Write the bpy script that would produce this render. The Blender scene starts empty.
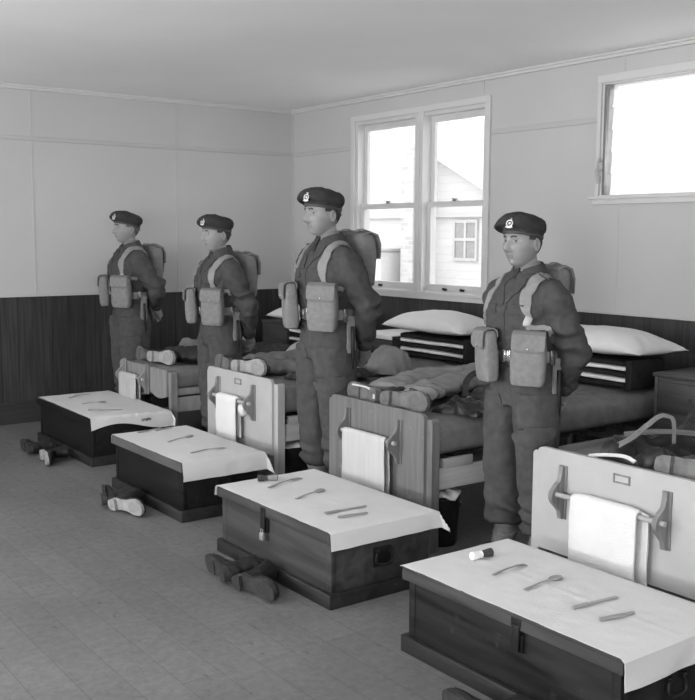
import bpy, bmesh, math, random
import numpy as np
from mathutils import Vector, Matrix, noise as mnoise
from mathutils.bvhtree import BVHTree
random.seed(7)
PI = math.pi
scene = bpy.context.scene
COL = scene.collection

# ------------------------------------------------------------------ materials
def _nt(name):
    m = bpy.data.materials.new(name)
    m.use_nodes = True
    nt = m.node_tree
    return m, nt, nt.nodes['Principled BSDF']

def g4(v): return (v, v, v, 1)

def plain(name, v, rough=0.7, metal=0.0, var=0.12, scale=12.0, bump=0.0, bscale=60.0, spec=0.35, stretch=(1, 1, 1), detail=4):
    """grey material with soft object-space mottling"""
    m, nt, b = _nt(name)
    N, L = nt.nodes, nt.links
    tc = N.new('ShaderNodeTexCoord'); mp = N.new('ShaderNodeMapping')
    mp.inputs['Scale'].default_value = stretch
    L.new(tc.outputs['Object'], mp.inputs['Vector'])
    nz = N.new('ShaderNodeTexNoise'); nz.inputs['Scale'].default_value = scale; nz.inputs['Detail'].default_value = detail
    L.new(mp.outputs['Vector'], nz.inputs['Vector'])
    cr = N.new('ShaderNodeValToRGB')
    cr.color_ramp.elements[0].position = 0.3; cr.color_ramp.elements[1].position = 0.7
    cr.color_ramp.elements[0].color = g4(v * (1 - var)); cr.color_ramp.elements[1].color = g4(min(1, v * (1 + var)))
    L.new(nz.outputs['Fac'], cr.inputs['Fac']); L.new(cr.outputs['Color'], b.inputs['Base Color'])
    b.inputs['Roughness'].default_value = rough; b.inputs['Metallic'].default_value = metal
    b.inputs['Specular IOR Level'].default_value = spec
    if bump:
        n2 = N.new('ShaderNodeTexNoise'); n2.inputs['Scale'].default_value = bscale; n2.inputs['Detail'].default_value = 3
        L.new(mp.outputs['Vector'], n2.inputs['Vector'])
        bp = N.new('ShaderNodeBump'); bp.inputs['Strength'].default_value = bump; bp.inputs['Distance'].default_value = 0.01
        L.new(n2.outputs['Fac'], bp.inputs['Height']); L.new(bp.outputs['Normal'], b.inputs['Normal'])
    return m

def wood(name, v, axis=1, var=0.35, rough=0.55, scale=9.0, wear=0.0, wearv=0.3, spec=0.4):
    """grain running along the given object axis"""
    m, nt, b = _nt(name)
    N, L = nt.nodes, nt.links
    tc = N.new('ShaderNodeTexCoord'); mp = N.new('ShaderNodeMapping')
    s = [1, 1, 1]; s[axis] = 0.08
    mp.inputs['Scale'].default_value = s
    L.new(tc.outputs['Object'], mp.inputs['Vector'])
    nz = N.new('ShaderNodeTexNoise'); nz.inputs['Scale'].default_value = scale * 3; nz.inputs['Detail'].default_value = 7
    nz.inputs['Distortion'].default_value = 0.6
    L.new(mp.outputs['Vector'], nz.inputs['Vector'])
    cr = N.new('ShaderNodeValToRGB')
    cr.color_ramp.elements[0].position = 0.32; cr.color_ramp.elements[1].position = 0.7
    cr.color_ramp.elements[0].color = g4(v * (1 - var)); cr.color_ramp.elements[1].color = g4(v * (1 + var))
    L.new(nz.outputs['Fac'], cr.inputs['Fac'])
    out = cr.outputs['Color']
    if wear:
        n2 = N.new('ShaderNodeTexNoise'); n2.inputs['Scale'].default_value = 14; n2.inputs['Detail'].default_value = 8; n2.inputs['Roughness'].default_value = 0.7
        L.new(tc.outputs['Object'], n2.inputs['Vector'])
        r2 = N.new('ShaderNodeValToRGB'); r2.color_ramp.elements[0].position = 0.66 - 0.1 * wear; r2.color_ramp.elements[1].position = 0.78 - 0.1 * wear
        L.new(n2.outputs['Fac'], r2.inputs['Fac'])
        mx = N.new('ShaderNodeMix'); mx.data_type = 'RGBA'
        L.new(r2.outputs['Color'], mx.inputs['Factor']); L.new(out, mx.inputs['A']); mx.inputs['B'].default_value = g4(wearv)
        out = mx.outputs['Result']
    L.new(out, b.inputs['Base Color'])
    b.inputs['Roughness'].default_value = rough; b.inputs['Specular IOR Level'].default_value = spec
    bp = N.new('ShaderNodeBump'); bp.inputs['Strength'].default_value = 0.15; bp.inputs['Distance'].default_value = 0.004
    L.new(nz.outputs['Fac'], bp.inputs['Height']); L.new(bp.outputs['Normal'], b.inputs['Normal'])
    return m

def boards(name, v, plank, along, gap=0.004, var=0.3, rough=0.6, spec=0.3, gapv=0.35, grain=1.0, coords='Object', length=4.0):
    """boards: 'along' = axis the boards run on, plank = width; uses a brick texture"""
    m, nt, b = _nt(name)
    N, L = nt.nodes, nt.links
    tc = N.new('ShaderNodeTexCoord')
    sp = N.new('ShaderNodeSeparateXYZ'); L.new(tc.outputs['Object'], sp.inputs[0])
    cb = N.new('ShaderNodeCombineXYZ')
    L.new(sp.outputs[along[0]], cb.inputs[0]); L.new(sp.outputs[along[1]], cb.inputs[1])
    br = N.new('ShaderNodeTexBrick')
    br.inputs['Scale'].default_value = 1.0
    br.inputs['Mortar Size'].default_value = gap; br.inputs['Mortar Smooth'].default_value = 0.3
    br.inputs['Brick Width'].default_value = length; br.inputs['Row Height'].default_value = plank
    br.inputs['Color1'].default_value = g4(v * (1 - var * 0.5)); br.inputs['Color2'].default_value = g4(v * (1 + var * 0.5))
    br.inputs['Mortar'].default_value = g4(v * gapv)
    L.new(cb.outputs[0], br.inputs['Vector'])
    mp = N.new('ShaderNodeMapping'); mp.inputs['Scale'].default_value = (0.5, 9, 1)
    L.new(cb.outputs[0], mp.inputs['Vector'])
    nz = N.new('ShaderNodeTexNoise'); nz.inputs['Scale'].default_value = 5; nz.inputs['Detail'].default_value = 6
    L.new(mp.outputs[0], nz.inputs['Vector'])
    cr = N.new('ShaderNodeValToRGB'); a = 0.45 * grain
    cr.color_ramp.elements[0].position = 0.3; cr.color_ramp.elements[1].position = 0.72
    cr.color_ramp.elements[0].color = g4(1 - a); cr.color_ramp.elements[1].color = g4(1.0)
    L.new(nz.outputs['Fac'], cr.inputs['Fac'])
    mx = N.new('ShaderNodeMix'); mx.data_type = 'RGBA'; mx.blend_type = 'MULTIPLY'; mx.inputs['Factor'].default_value = 1
    L.new(br.outputs['Color'], mx.inputs['A']); L.new(cr.outputs['Color'], mx.inputs['B'])
    L.new(mx.outputs['Result'], b.inputs['Base Color'])
    b.inputs['Roughness'].default_value = rough; b.inputs['Specular IOR Level'].default_value = spec
    bp = N.new('ShaderNodeBump'); bp.inputs['Strength'].default_value = 0.4; bp.inputs['Distance'].default_value = 0.004; bp.invert = True
    L.new(br.outputs['Fac'], bp.inputs['Height']); L.new(bp.outputs['Normal'], b.inputs['Normal'])
    return m

def floor_mat():
    m, nt, b = _nt('worn_board_floor')
    N, L = nt.nodes, nt.links
    tc = N.new('ShaderNodeTexCoord')
    sp = N.new('ShaderNodeSeparateXYZ'); L.new(tc.outputs['Object'], sp.inputs[0])
    cb = N.new('ShaderNodeCombineXYZ'); L.new(sp.outputs['Y'], cb.inputs[0]); L.new(sp.outputs['X'], cb.inputs[1])
    br = N.new('ShaderNodeTexBrick'); br.inputs['Scale'].default_value = 1.0
    br.inputs['Mortar Size'].default_value = 0.0022; br.inputs['Mortar Smooth'].default_value = 0.6
    br.inputs['Brick Width'].default_value = 2.6; br.inputs['Row Height'].default_value = 0.155
    br.inputs['Color1'].default_value = g4(0.142); br.inputs['Color2'].default_value = g4(0.158); br.inputs['Mortar'].default_value = g4(0.096)
    L.new(cb.outputs[0], br.inputs['Vector'])
    out = br.outputs['Color']
    def mul(src, scale, lo, hi, p0, p1, det=6, rough=0.6, vec=None):
        nz = N.new('ShaderNodeTexNoise'); nz.inputs['Scale'].default_value = scale; nz.inputs['Detail'].default_value = det; nz.inputs['Roughness'].default_value = rough
        L.new(vec or tc.outputs['Object'], nz.inputs['Vector'])
        cr = N.new('ShaderNodeValToRGB'); cr.color_ramp.elements[0].position = p0; cr.color_ramp.elements[1].position = p1
        cr.color_ramp.elements[0].color = g4(lo); cr.color_ramp.elements[1].color = g4(hi)
        L.new(nz.outputs['Fac'], cr.inputs['Fac'])
        mx = N.new('ShaderNodeMix'); mx.data_type = 'RGBA'; mx.blend_type = 'MULTIPLY'; mx.inputs['Factor'].default_value = 1
        L.new(src, mx.inputs['A']); L.new(cr.outputs['Color'], mx.inputs['B'])
        return mx.outputs['Result']
    out = mul(out, 1.3, 0.86, 1.12, 0.35, 0.68)
    out = mul(out, 26, 0.76, 1.10, 0.30, 0.62, 8, 0.7)
    mp = N.new('ShaderNodeMapping'); mp.inputs['Scale'].default_value = (4.0, 1.2, 1); mp.inputs['Rotation'].default_value = (0, 0, 0.5)
    L.new(tc.outputs['Object'], mp.inputs[0])
    out = mul(out, 9, 0.55, 1.0, 0.29, 0.36, 5, 0.6, mp.outputs[0])
    L.new(out, b.inputs['Base Color'])
    b.inputs['Roughness'].default_value = 0.55; b.inputs['Specular IOR Level'].default_value = 0.3
    return m

def glass_mat(name, tint=0.97, gloss=0.06, frost=0.0):
    m = bpy.data.materials.new(name); m.use_nodes = True
    nt = m.node_tree; N, L = nt.nodes, nt.links
    N.clear()
    o = N.new('ShaderNodeOutputMaterial'); t = N.new('ShaderNodeBsdfTransparent'); t.inputs[0].default_value = g4(tint)
    g = N.new('ShaderNodeBsdfGlossy'); g.inputs['Roughness'].default_value = 0.03
    mx = N.new('ShaderNodeMixShader'); mx.inputs[0].default_value = gloss
    L.new(t.outputs[0], mx.inputs[1]); L.new(g.outputs[0], mx.inputs[2])
    last = mx.outputs[0]
    if frost:
        d = N.new('ShaderNodeBsdfTranslucent'); d.inputs[0].default_value = g4(0.95)
        m2 = N.new('ShaderNodeMixShader'); m2.inputs[0].default_value = frost
        L.new(last, m2.inputs[1]); L.new(d.outputs[0], m2.inputs[2]); last = m2.outputs[0]
    L.new(last, o.inputs[0])
    return m

M = {}
M['wall'] = plain('painted_wallboard', 0.50, 0.75, var=0.03, scale=1.5)
M['trim'] = plain('painted_trim', 0.60, 0.5, var=0.03, scale=4)
M['batten'] = plain('painted_batten', 0.47, 0.6, var=0.04, scale=3)
M['ceiling'] = plain('painted_ceiling', 0.90, 0.8, var=0.03, scale=1.0)
M['dado'] = boards('dark_stained_boards', 0.050, 0.145, ('Z', 'X'), 0.003, 0.35, 0.5, grain=1.2)
M['dado_y'] = boards('dark_stained_boards_side', 0.058, 0.145, ('Z', 'Y'), 0.003, 0.35, 0.5, grain=1.2)
M['skirting'] = wood('dark_skirting_wood', 0.035, 0, 0.25)
M['floor'] = floor_mat()
M['glass'] = glass_mat('window_glass')
M['louvre_glass'] = glass_mat('louvre_glass', 0.86, 0.06, 0.42)
M['metal'] = plain('dull_steel', 0.35, 0.35, 0.8, var=0.1)
M['dark_metal'] = plain('black_iron', 0.02, 0.45, 0.4, var=0.3)
M['steel'] = plain('worn_steel', 0.36, 0.4, 0.5, var=0.1)
M['brass'] = plain('polished_brass', 0.62, 0.25, 0.9, var=0.06)
M['badge'] = plain('badge_metal', 0.80, 0.35, 0.5, var=0.05)
M['cloth'] = plain('white_linen', 0.61, 0.9, var=0.03, scale=5, bump=0.12, bscale=90, spec=0.1)
M['towel'] = plain('white_terry', 0.72, 0.95, var=0.03, scale=8, bump=0.5, bscale=220, spec=0.05)
M['towel_plain'] = plain('plain_towel', 0.52, 0.95, var=0.05, scale=8, bump=0.3, bscale=180, spec=0.05, stretch=(1, 5, .4))
M['towel_grey'] = plain('greyish_terry', 0.46, 0.95, var=0.12, scale=8, bump=0.4, bscale=180, spec=0.05, stretch=(1, 6, 0.4))
M['pillow'] = plain('pillow_ticking', 0.70, 0.9, var=0.03, scale=6, bump=0.15, bscale=70, spec=0.1)
M['blanket'] = plain('dark_wool_blanket', 0.022, 0.95, var=0.25, scale=25, bump=0.3, bscale=150, spec=0.05)
M['sheet'] = plain('white_sheet', 0.70, 0.9, var=0.03, scale=10, spec=0.1)
M['mattress'] = plain('grey_wool_cover', 0.18, 0.95, var=0.16, scale=14, bump=0.35, bscale=130, spec=0.05)
M['serge'] = plain('wool_serge', 0.074, 0.95, var=0.14, scale=30, bump=0.4, bscale=240, spec=0.06)
M['serge_trousers'] = plain('wool_serge_trousers', 0.080, 0.95, var=0.14, scale=24, bump=0.4, bscale=240, spec=0.06)
M['beret'] = plain('felt_beret', 0.045, 0.95, var=0.2, scale=25, bump=0.3, bscale=200, spec=0.08)
M['band'] = plain('leather_band', 0.055, 0.5, var=0.1)
M['webbing'] = plain('canvas_webbing', 0.215, 0.9, var=0.10, scale=40, bump=0.35, bscale=320, spec=0.06)
M['webbing_pale'] = plain('pale_canvas_webbing', 0.27, 0.9, var=0.10, scale=40, bump=0.35, bscale=320, spec=0.06)
M['skin'] = plain('skin', 0.27, 0.5, var=0.06, scale=30, spec=0.4)
M['lips'] = plain('lips', 0.20, 0.45, var=0.05)
M['hair'] = plain('short_dark_hair', 0.045, 0.8, var=0.4, scale=120, bump=0.6, bscale=300, stretch=(1, 1, 0.3))
M['hair_grey'] = plain('short_greying_hair', 0.12, 0.8, var=0.4, scale=120, bump=0.6, bscale=300, stretch=(1, 1, 0.3))
M['eye'] = plain('eye_white', 0.38, 0.25, var=0.02)
M['iris'] = plain('iris_dark', 0.03, 0.2, var=0.1)
M['shirt'] = plain('shirt_cloth', 0.20, 0.9, var=0.08, scale=30)
M['leather'] = plain('black_leather', 0.014, 0.42, var=0.3, scale=20, bump=0.25, bscale=50, spec=0.3)
M['sole_dark'] = plain('dark_boot_sole', 0.034, 0.6, var=0.35, scale=30, bump=0.3, bscale=80)
M['sole_pale'] = plain('pale_worn_sole', 0.30, 0.7, var=0.25, scale=25, bump=0.3, bscale=80)
M['sole_mid'] = plain('grey_worn_sole', 0.135, 0.6, var=0.3, scale=25, bump=0.3, bscale=80)
M['lace'] = plain('boot_lace', 0.02, 0.9)
M['white_paint'] = plain('worn_white_paint', 0.41, 0.5, var=0.05, scale=7)
M['bed_wood'] = wood('grey_brown_bed_wood', 0.155, 2, 0.22, wear=0.3, wearv=0.3)
M['bed_wood_pale'] = wood('pale_bed_wood', 0.24, 2, 0.22)
M['rail_pale'] = wood('pale_rail_wood', 0.38, 0, 0.10)
M['bracket'] = wood('bracket_wood', 0.19, 2, 0.25)
M['rod'] = wood('turned_rod_wood', 0.36, 1, 0.15)
M['trunk_black'] = wood('black_painted_trunk', 0.010, 1, 0.35, rough=0.5, spec=.2, wear=0.2, wearv=0.05)
M['trunk_dark'] = wood('dark_trunk_wood', 0.0145, 1, 0.75, rough=0.5, spec=.2, wear=0.35, wearv=0.05, scale=6)
M['trunk_brown'] = wood('bare_trunk_wood', 0.046, 1, 0.4, spec=.2, rough=0.6, wear=0.2, wearv=0.05, scale=5)
M['trunk_lid'] = wood('worn_lid_wood', 0.085, 1, 0.35, rough=0.6, wear=0.3, wearv=0.05, scale=5)
M['trunk_lid_dark'] = wood('dark_lid_wood', 0.045, 1, 0.6, rough=0.55, spec=.2, wear=0.3, wearv=0.09, scale=5)
M['trunk_trim'] = wood('trunk_plinth_wood', 0.018, 1, 0.4, rough=0.5, wear=0.25, wearv=0.13, scale=6)
M['locker'] = wood('dark_locker_wood', 0.060, 1, 0.3, rough=0.5)
M['coat'] = plain('dark_wool_coat', 0.048, 0.95, var=0.25, scale=20, bump=0.4, bscale=140, spec=0.06)
M['coat_mid'] = plain('khaki_drill', 0.15, 0.9, var=0.18, scale=12, bump=0.3, bscale=120, spec=0.08)
M['bag'] = plain('canvas_bag', 0.22, 0.9, var=0.12, scale=14, bump=0.3, bscale=160)
M['jerkin'] = plain('creased_black_leather', 0.014, 0.42, var=0.4, scale=12, bump=0.3, bscale=28, spec=0.4)
M['brush_bristle'] = plain('bristle', 0.05, 0.9, var=0.3, scale=80)
M['handle_white'] = plain('ivory_handle', 0.85, 0.4, var=0.03)
M['ink'] = plain('stamp_ink', 0.12, 0.8)
M['weatherboard'] = boards('white_weatherboard', 0.52, 0.17, ('Y', 'Z'), 0.004, 0.04, 0.7, gapv=0.72, grain=0.08, length=60)
M['roof'] = plain('pale_iron_roof', 0.5, 0.6, var=0.03)
M['out_frame'] = plain('outside_window_frame', 0.42, 0.6, var=0.03)
M['out_glass'] = plain('outside_window_pane', 0.24, 0.2, var=0.1)
M['hill'] = plain('hazy_hill_bush', 0.20, 0.95, var=0.15, scale=1.2)
M['yard'] = plain('pale_yard', 0.42, 0.95, var=0.06, scale=1)
M['brick'] = boards('chimney_brick', 0.42, 0.10, ('Y', 'Z'), 0.012, 0.25, 0.9, gapv=1.15, grain=0.15, length=0.26)

# ------------------------------------------------------------------ mesh helpers
class MB:
    """collects shapes; build() links them as one mesh object"""
    def __init__(s): s.v = []; s.f = []; s.m = []
    def add(s, verts, faces, mi=0, T=None):
        o = len(s.v)
        for p in verts:
            p = Vector(p)
            s.v.append(T @ p if T else p)
        for f in faces:
            s.f.append([i + o for i in f]); s.m.append(mi)
        return s
    def box(s, c, size, bev=0.0, mi=0, T=None, seg=2):
        s.k = getattr(s, 'k', 0) + 1; e = .0005 * (s.k % 7)      # no two boxes share a face
        size = (size[0] + e, size[1] + e, size[2] + e)
        bm = bmesh.new(); bmesh.ops.create_cube(bm, size=1)
        bmesh.ops.scale(bm, vec=size, verts=bm.verts)
        if bev: bmesh.ops.bevel(bm, geom=bm.edges[:], offset=bev, segments=seg, profile=0.5, affect='EDGES')
        bmesh.ops.translate(bm, vec=c, verts=bm.verts)
        bm.verts.index_update()
        s.add([v.co.copy() for v in bm.verts], [[v.index for v in f.verts] for f in bm.faces], mi, T); bm.free()
        return s
    def span(s, x0, x1, y0, y1, z0, z1, bev=0.0, mi=0, T=None):
        return s.box(((x0 + x1) / 2, (y0 + y1) / 2, (z0 + z1) / 2), (abs(x1 - x0), abs(y1 - y0), abs(z1 - z0)), bev, mi, T)
    def loft(s, rings, mi=0, cap=True, T=None):
        n = len(rings[0]); vs = [p for r in rings for p in r]; fs = []
        for i in range(len(rings) - 1):
            for j in range(n):
                k = (j + 1) % n
                fs.append([i * n + j, i * n + k, (i + 1) * n + k, (i + 1) * n + j])
        if cap:
            fs.append(list(range(n))[::-1]); fs.append([(len(rings) - 1) * n + j for j in range(n)])
        return s.add(vs, fs, mi, T)
    def tube(s, pts, radii, n=10, mi=0, T=None, flat=1.0):
        pts = [Vector(p) for p in pts]; rings = []
        up = None
        for i, p in enumerate(pts):
            t = (pts[min(i + 1, len(pts) - 1)] - pts[max(i - 1, 0)]).normalized()
            if up is None:
                up = Vector((0, 0, 1)) if abs(t.z) < 0.9 else Vector((0, 1, 0))
            a = t.cross(up).normalized(); b = a.cross(t).normalized(); up = b
            r = radii[i] if isinstance(radii, (list, tuple)) else radii
            rings.append([p + a * (r * math.cos(2 * PI * k / n)) + b * (r * flat * math.sin(2 * PI * k / n)) for k in range(n)])
        return s.loft(rings, mi, True, T)
    def prism(s, outline, z0, z1, mi=0, T=None):
        n = len(outline)
        vs = [(x, y, z0) for x, y in outline] + [(x, y, z1) for x, y in outline]
        fs = [list(range(n))[::-1], [n + i for i in range(n)]]
        fs += [[i, (i + 1) % n, n + (i + 1) % n, n + i] for i in range(n)]
        return s.add(vs, fs, mi, T)
    def ellipsoid(s, c, r, nu=24, nv=16, mi=0, T=None):
        c = Vector(c); vs = []; fs = []
        for i in range(nv + 1):
            th = PI * i / nv
            for j in range(nu):
                ph = 2 * PI * j / nu
                vs.append(c + Vector((r[0] * math.sin(th) * math.cos(ph), r[1] * math.sin(th) * math.sin(ph), r[2] * math.cos(th))))
        for i in range(nv):
            for j in range(nu):
                k = (j + 1) % nu
                fs.append([i * nu + j, (i + 1) * nu + j, (i + 1) * nu + k, i * nu + k])
        return s.add(vs, fs, mi, T)
    def mesh(s, name, mats, smooth=True, fix=True):
        me = bpy.data.meshes.new(name)
        me.from_pydata([tuple(v) for v in s.v], [], s.f)
        for m in (mats if isinstance(mats, (list, tuple)) else [mats]): me.materials.append(m)
        for p, mi in zip(me.polygons, s.m): p.material_index = mi
        if fix:
            bm = bmesh.new(); bm.from_mesh(me)
            bmesh.ops.recalc_face_normals(bm, faces=bm.faces); bm.to_mesh(me); bm.free()
        if smooth: shade(me)
        return me
    def build(s, name, mats, parent=None, smooth=True, angle=40):
        me = s.mesh(name, mats, smooth)
        return link(name, me, parent)

def shade(me, angle=38):
    for p in me.polygons: p.use_smooth = True
    try: me.set_sharp_from_angle(angle=math.radians(angle))
    except Exception: pass

def link(name, me, parent=None):
    o = bpy.data.objects.new(name, me); COL.objects.link(o)
    if parent: o.parent = parent
    return o

def thing(name, label, cat, loc=(0, 0, 0), rz=0.0, group=None):
    o = bpy.data.objects.new(name, None); COL.objects.link(o)
    o.empty_display_size = 0.1
    o.location = loc; o.rotation_euler = (0, 0, rz)
    return tag(o, label, cat, group)

def tag(o, label, cat, group=None):
    o['label'] = label; o['category'] = cat
    if group: o['group'] = group
    return o

def structure(name, mb, mats, smooth=False):
    o = mb.build(name, mats, None, smooth); o['kind'] = 'structure'
    return o

def copy_tree(o, parent=None):
    c = o.copy(); COL.objects.link(c)
    if parent: c.parent = parent
    for ch in [x for x in o.children]: copy_tree(ch, c)
    return c

def remesh(mb, voxel, smooth_it=4, factor=0.5):
    me = mb.mesh('tmp', [M['wall']], False)
    o = bpy.data.objects.new('tmp', me); COL.objects.link(o)
    r = o.modifiers.new('r', 'REMESH'); r.mode = 'VOXEL'; r.voxel_size = voxel; r.adaptivity = 0
    if smooth_it:
        sm = o.modifiers.new('s', 'SMOOTH'); sm.factor = factor; sm.iterations = smooth_it
    dg = bpy.context.evaluated_depsgraph_get(); dg.update()
    out = bpy.data.meshes.new_from_object(o.evaluated_get(dg))
    bpy.data.objects.remove(o); bpy.data.meshes.remove(me)
    out.materials.clear()
    for p in out.polygons: p.use_smooth = True
    return out

def displace(me, fn):
    co = [v.co.copy() for v in me.vertices]; no = [v.normal.copy() for v in me.vertices]
    for v, c, n in zip(me.vertices, co, no):
        v.co = c + n * fn(c, n)
    me.update()

def bvh_of(me):
    return BVHTree.FromPolygons([v.co.copy() for v in me.vertices], [list(p.vertices) for p in me.polygons])

def nz(p, s, seed=0.0): return mnoise.noise(Vector((p[0] * s + seed, p[1] * s - seed * 0.7, p[2] * s + seed * 1.3)))

def smoothpath(pts, sub=6):
    """Catmull-Rom through points"""
    P = [Vector(p) for p in pts]; out = []
    for i in range(len(P) - 1):
        p0 = P[max(i - 1, 0)]; p1 = P[i]; p2 = P[i + 1]; p3 = P[min(i + 2, len(P) - 1)]
        for k in range(sub):
            t = k / sub
            out.append(0.5 * ((2 * p1) + (p2 - p0) * t + (2 * p0 - 5 * p1 + 4 * p2 - p3) * t * t + (3 * p1 - p0 - 3 * p2 + p3) * t ** 3))
    out.append(P[-1]); return out

def strap(mb, pts, width, thick, bvh=None, mi=0, closed=False, sub=6, normals=None, offs=0.0, cross=3):
    """flat band along a path, laid on a surface if a BVH is given"""
    path = smoothpath(pts, sub) if sub > 1 else [Vector(p) for p in pts]
    if closed: path = path[:-1]
    n = len(path); rows = []
    P = []; NN = []
    for i, p in enumerate(path):
        if bvh:
            h = bvh.find_nearest(p); q = h[0]; nn = h[1].normalized()
            if (p - q).length > 1e-4 and (p - q).dot(nn) > 0: nn = (p - q).normalized() if (p - q).length > 0.004 else nn
            P.append(q); NN.append(nn)
        else:
            P.append(p); NN.append(Vector(normals[min(i * len(normals) // n, len(normals) - 1)]).normalized() if normals else Vector((0, 0, 1)))
    if bvh:  # smooth normals
        for _ in range(3):
            NN = [(NN[i - 1 if closed or i else 0] + NN[i] * 2 + NN[(i + 1) % n if closed else min(i + 1, n - 1)]).normalized() for i in range(n)]
    for i in range(n):
        a = P[(i + 1) % n] if closed else P[min(i + 1, n - 1)]
        b = P[i - 1] if closed or i else P[0]
        t = (a - b).normalized(); sd = t.cross(NN[i]).normalized()
        w = width(i / (n - 1)) if callable(width) else width
        low = []; top = []
        for k in range(cross):
            u = (k / (cross - 1) - 0.5) * w
            q = P[i] + sd * u; nn = NN[i]
            if bvh:
                h = bvh.find_nearest(q + nn * 0.02)
                if h[0] is not None:
                    d = (h[0] - q).dot(nn); q = q + nn * max(min(d, 0.02), -0.012)
            low.append(q + nn * (offs - 0.002)); top.append(q + nn * (offs + thick))
        rows.append(low + top[::-1])
    m = cross * 2
    vs = [p for r in rows for p in r]; fs = []
    for i in range(n if closed else n - 1):
        j2 = (i + 1) % n
        for k in range(m):
            l = (k + 1) % m
            fs.append([i * m + k, i * m + l, j2 * m + l, j2 * m + k])
    if not closed:
        fs.append(list(range(m))[::-1]); fs.append([(n - 1) * m + k for k in range(m)])
    mb.add(vs, fs, mi)
    return mb

def ring(cx, cy, z, rx, ry, n=32, p=2.3):
    out = []
    for k in range(n):
        a = 2 * PI * k / n; c, s_ = math.cos(a), math.sin(a)
        out.append(Vector((cx + rx * math.copysign(abs(c) ** (2 / p), c), cy + ry * math.copysign(abs(s_) ** (2 / p), s_), z)))
    return out

# ------------------------------------------------------------------ camera
cx, cy = 347.5, 350.0
v1 = np.array([1683.0, 243.0]); v2 = np.array([-378.0, 233.0])
fpx = math.sqrt(-((v1 - [cx, cy]) @ (v2 - [cx, cy])))
dirv = lambda v: np.array([v[0] - cx, v[1] - cy, fpx])
X = dirv(v1); X /= np.linalg.norm(X)
Yv = dirv(v2); Yv /= np.linalg.norm(Yv)
Z = np.cross(X, Yv); Z /= np.linalg.norm(Z); Yv = np.cross(Z, X)
R = np.array([X, Yv, Z])
CAM = np.array([-5.375, -8.207, 1.58])
cam = bpy.data.cameras.new('camera'); camo = bpy.data.objects.new('camera', cam); COL.objects.link(camo)
mw = Matrix(((R[0, 0], -R[0, 1], -R[0, 2], CAM[0]), (R[1, 0], -R[1, 1], -R[1, 2], CAM[1]), (R[2, 0], -R[2, 1], -R[2, 2], CAM[2]), (0, 0, 0, 1)))
camo.matrix_world = mw
cam.sensor_fit = 'HORIZONTAL'; cam.sensor_width = 36; cam.lens = fpx * 36 / 695
cam.clip_start = 0.05; cam.clip_end = 200
scene.camera = camo

def at(px, py, z):
    """where the sight line through a measured point of the photograph meets the level z"""
    r = R @ np.array([px - cx, py - cy, fpx]); t = (z - CAM[2]) / r[2]
    return CAM + t * r

# ------------------------------------------------------------------ room
X0, Y0, H = -7.4, -11.2, 2.80
WT = 0.14
structure('floor', MB().span(X0 - .2, WT, Y0 - .2, WT, -0.12, 0), M['floor'])
structure('ceiling', MB().span(X0 - .3, .45, Y0 - .3, .3, H, H + 0.25), M['ceiling'])
DZ = 1.07
def wall_with_openings(name, axis, pos, a0, a1, openings, out, mats, split=DZ):
    """axis 'x': plane x=pos with a = y; axis 'y': plane y=pos with a = x. out = sign of the outer side"""
    mb = MB()
    cuts = sorted(set([a0, a1] + [o[0] for o in openings] + [o[1] for o in openings]))
    t0, t1 = (pos, pos + out * WT)
    def put(a, b, z0, z1, mi):
        if axis == 'x': mb.span(min(t0, t1), max(t0, t1), a, b, z0, z1, 0, mi)
        else: mb.span(a, b, min(t0, t1), max(t0, t1), z0, z1, 0, mi)
    for a, b in zip(cuts[:-1], cuts[1:]):
        o = [q for q in openings if q[0] <= a + 1e-6 and q[1] >= b - 1e-6]
        if o:
            put(a, b, 0, split, 1)
            if o[0][2] > split + .001: put(a, b, split, o[0][2], 0)
            put(a, b, o[0][3], H, 0)
        else:
            put(a, b, 0, split, 1); put(a, b, split, H, 0)
    return structure(name, mb, mats)

W1 = (-2.700, -1.03, 1.115, 2.60)      # double sash window
W2 = (-5.10, -3.80, 1.855, 2.612)      # high louvre window
wall_with_openings('wall_right', 'x', 0.0, Y0, 0.0, [W1, W2], 1, [M['wall'], M['dado_y']])
wall_with_openings('wall_left', 'y', 0.0, X0, WT, [], 1, [M['wall'], M['dado']])
WW = [(-10.2, -8.2, .9, 2.5), (-7.0, -4.8, .9, 2.5), (-3.8, -1.6, .9, 2.5)]
wall_with_openings('wall_far_side', 'x', X0, Y0, 0.0, WW, -1, [M['wall'], M['dado_y']])
SW = [(-6.3, -4.6, .9, 2.5), (-2.9, -1.2, .9, 2.5)]
wall_with_openings('wall_rear', 'y', Y0, X0, 0.0, SW, -1, [M['wall'], M['dado']])

# mouldings
mb = MB(); mb.span(X0, 0, -0.022, 0, H - .035, H, .008); mb.span(X0, 0, -.04, 0, H - .014, H, .004)
structure('trim_1', mb, M['trim'])
mb = MB(); mb.span(-0.022, 0, Y0, -.0, H - .035, H, .008); mb.span(-.04, 0, Y0, -.04, H - .014, H, .004)
structure('trim_2', mb, M['trim'])
structure('trim_3', MB().span(X0, 0, -0.014, 0, 2.358, 2.390, .005), M['batten'])
mb = MB(); mb.span(-.010, 0, W1[1] + .055, -.0101, 2.355, 2.392, .004); mb.span(-.010, 0, W2[1] + .03, W1[0] - .055, 2.355, 2.392, .004)
structure('trim_4', mb, M['batten'])
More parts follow.
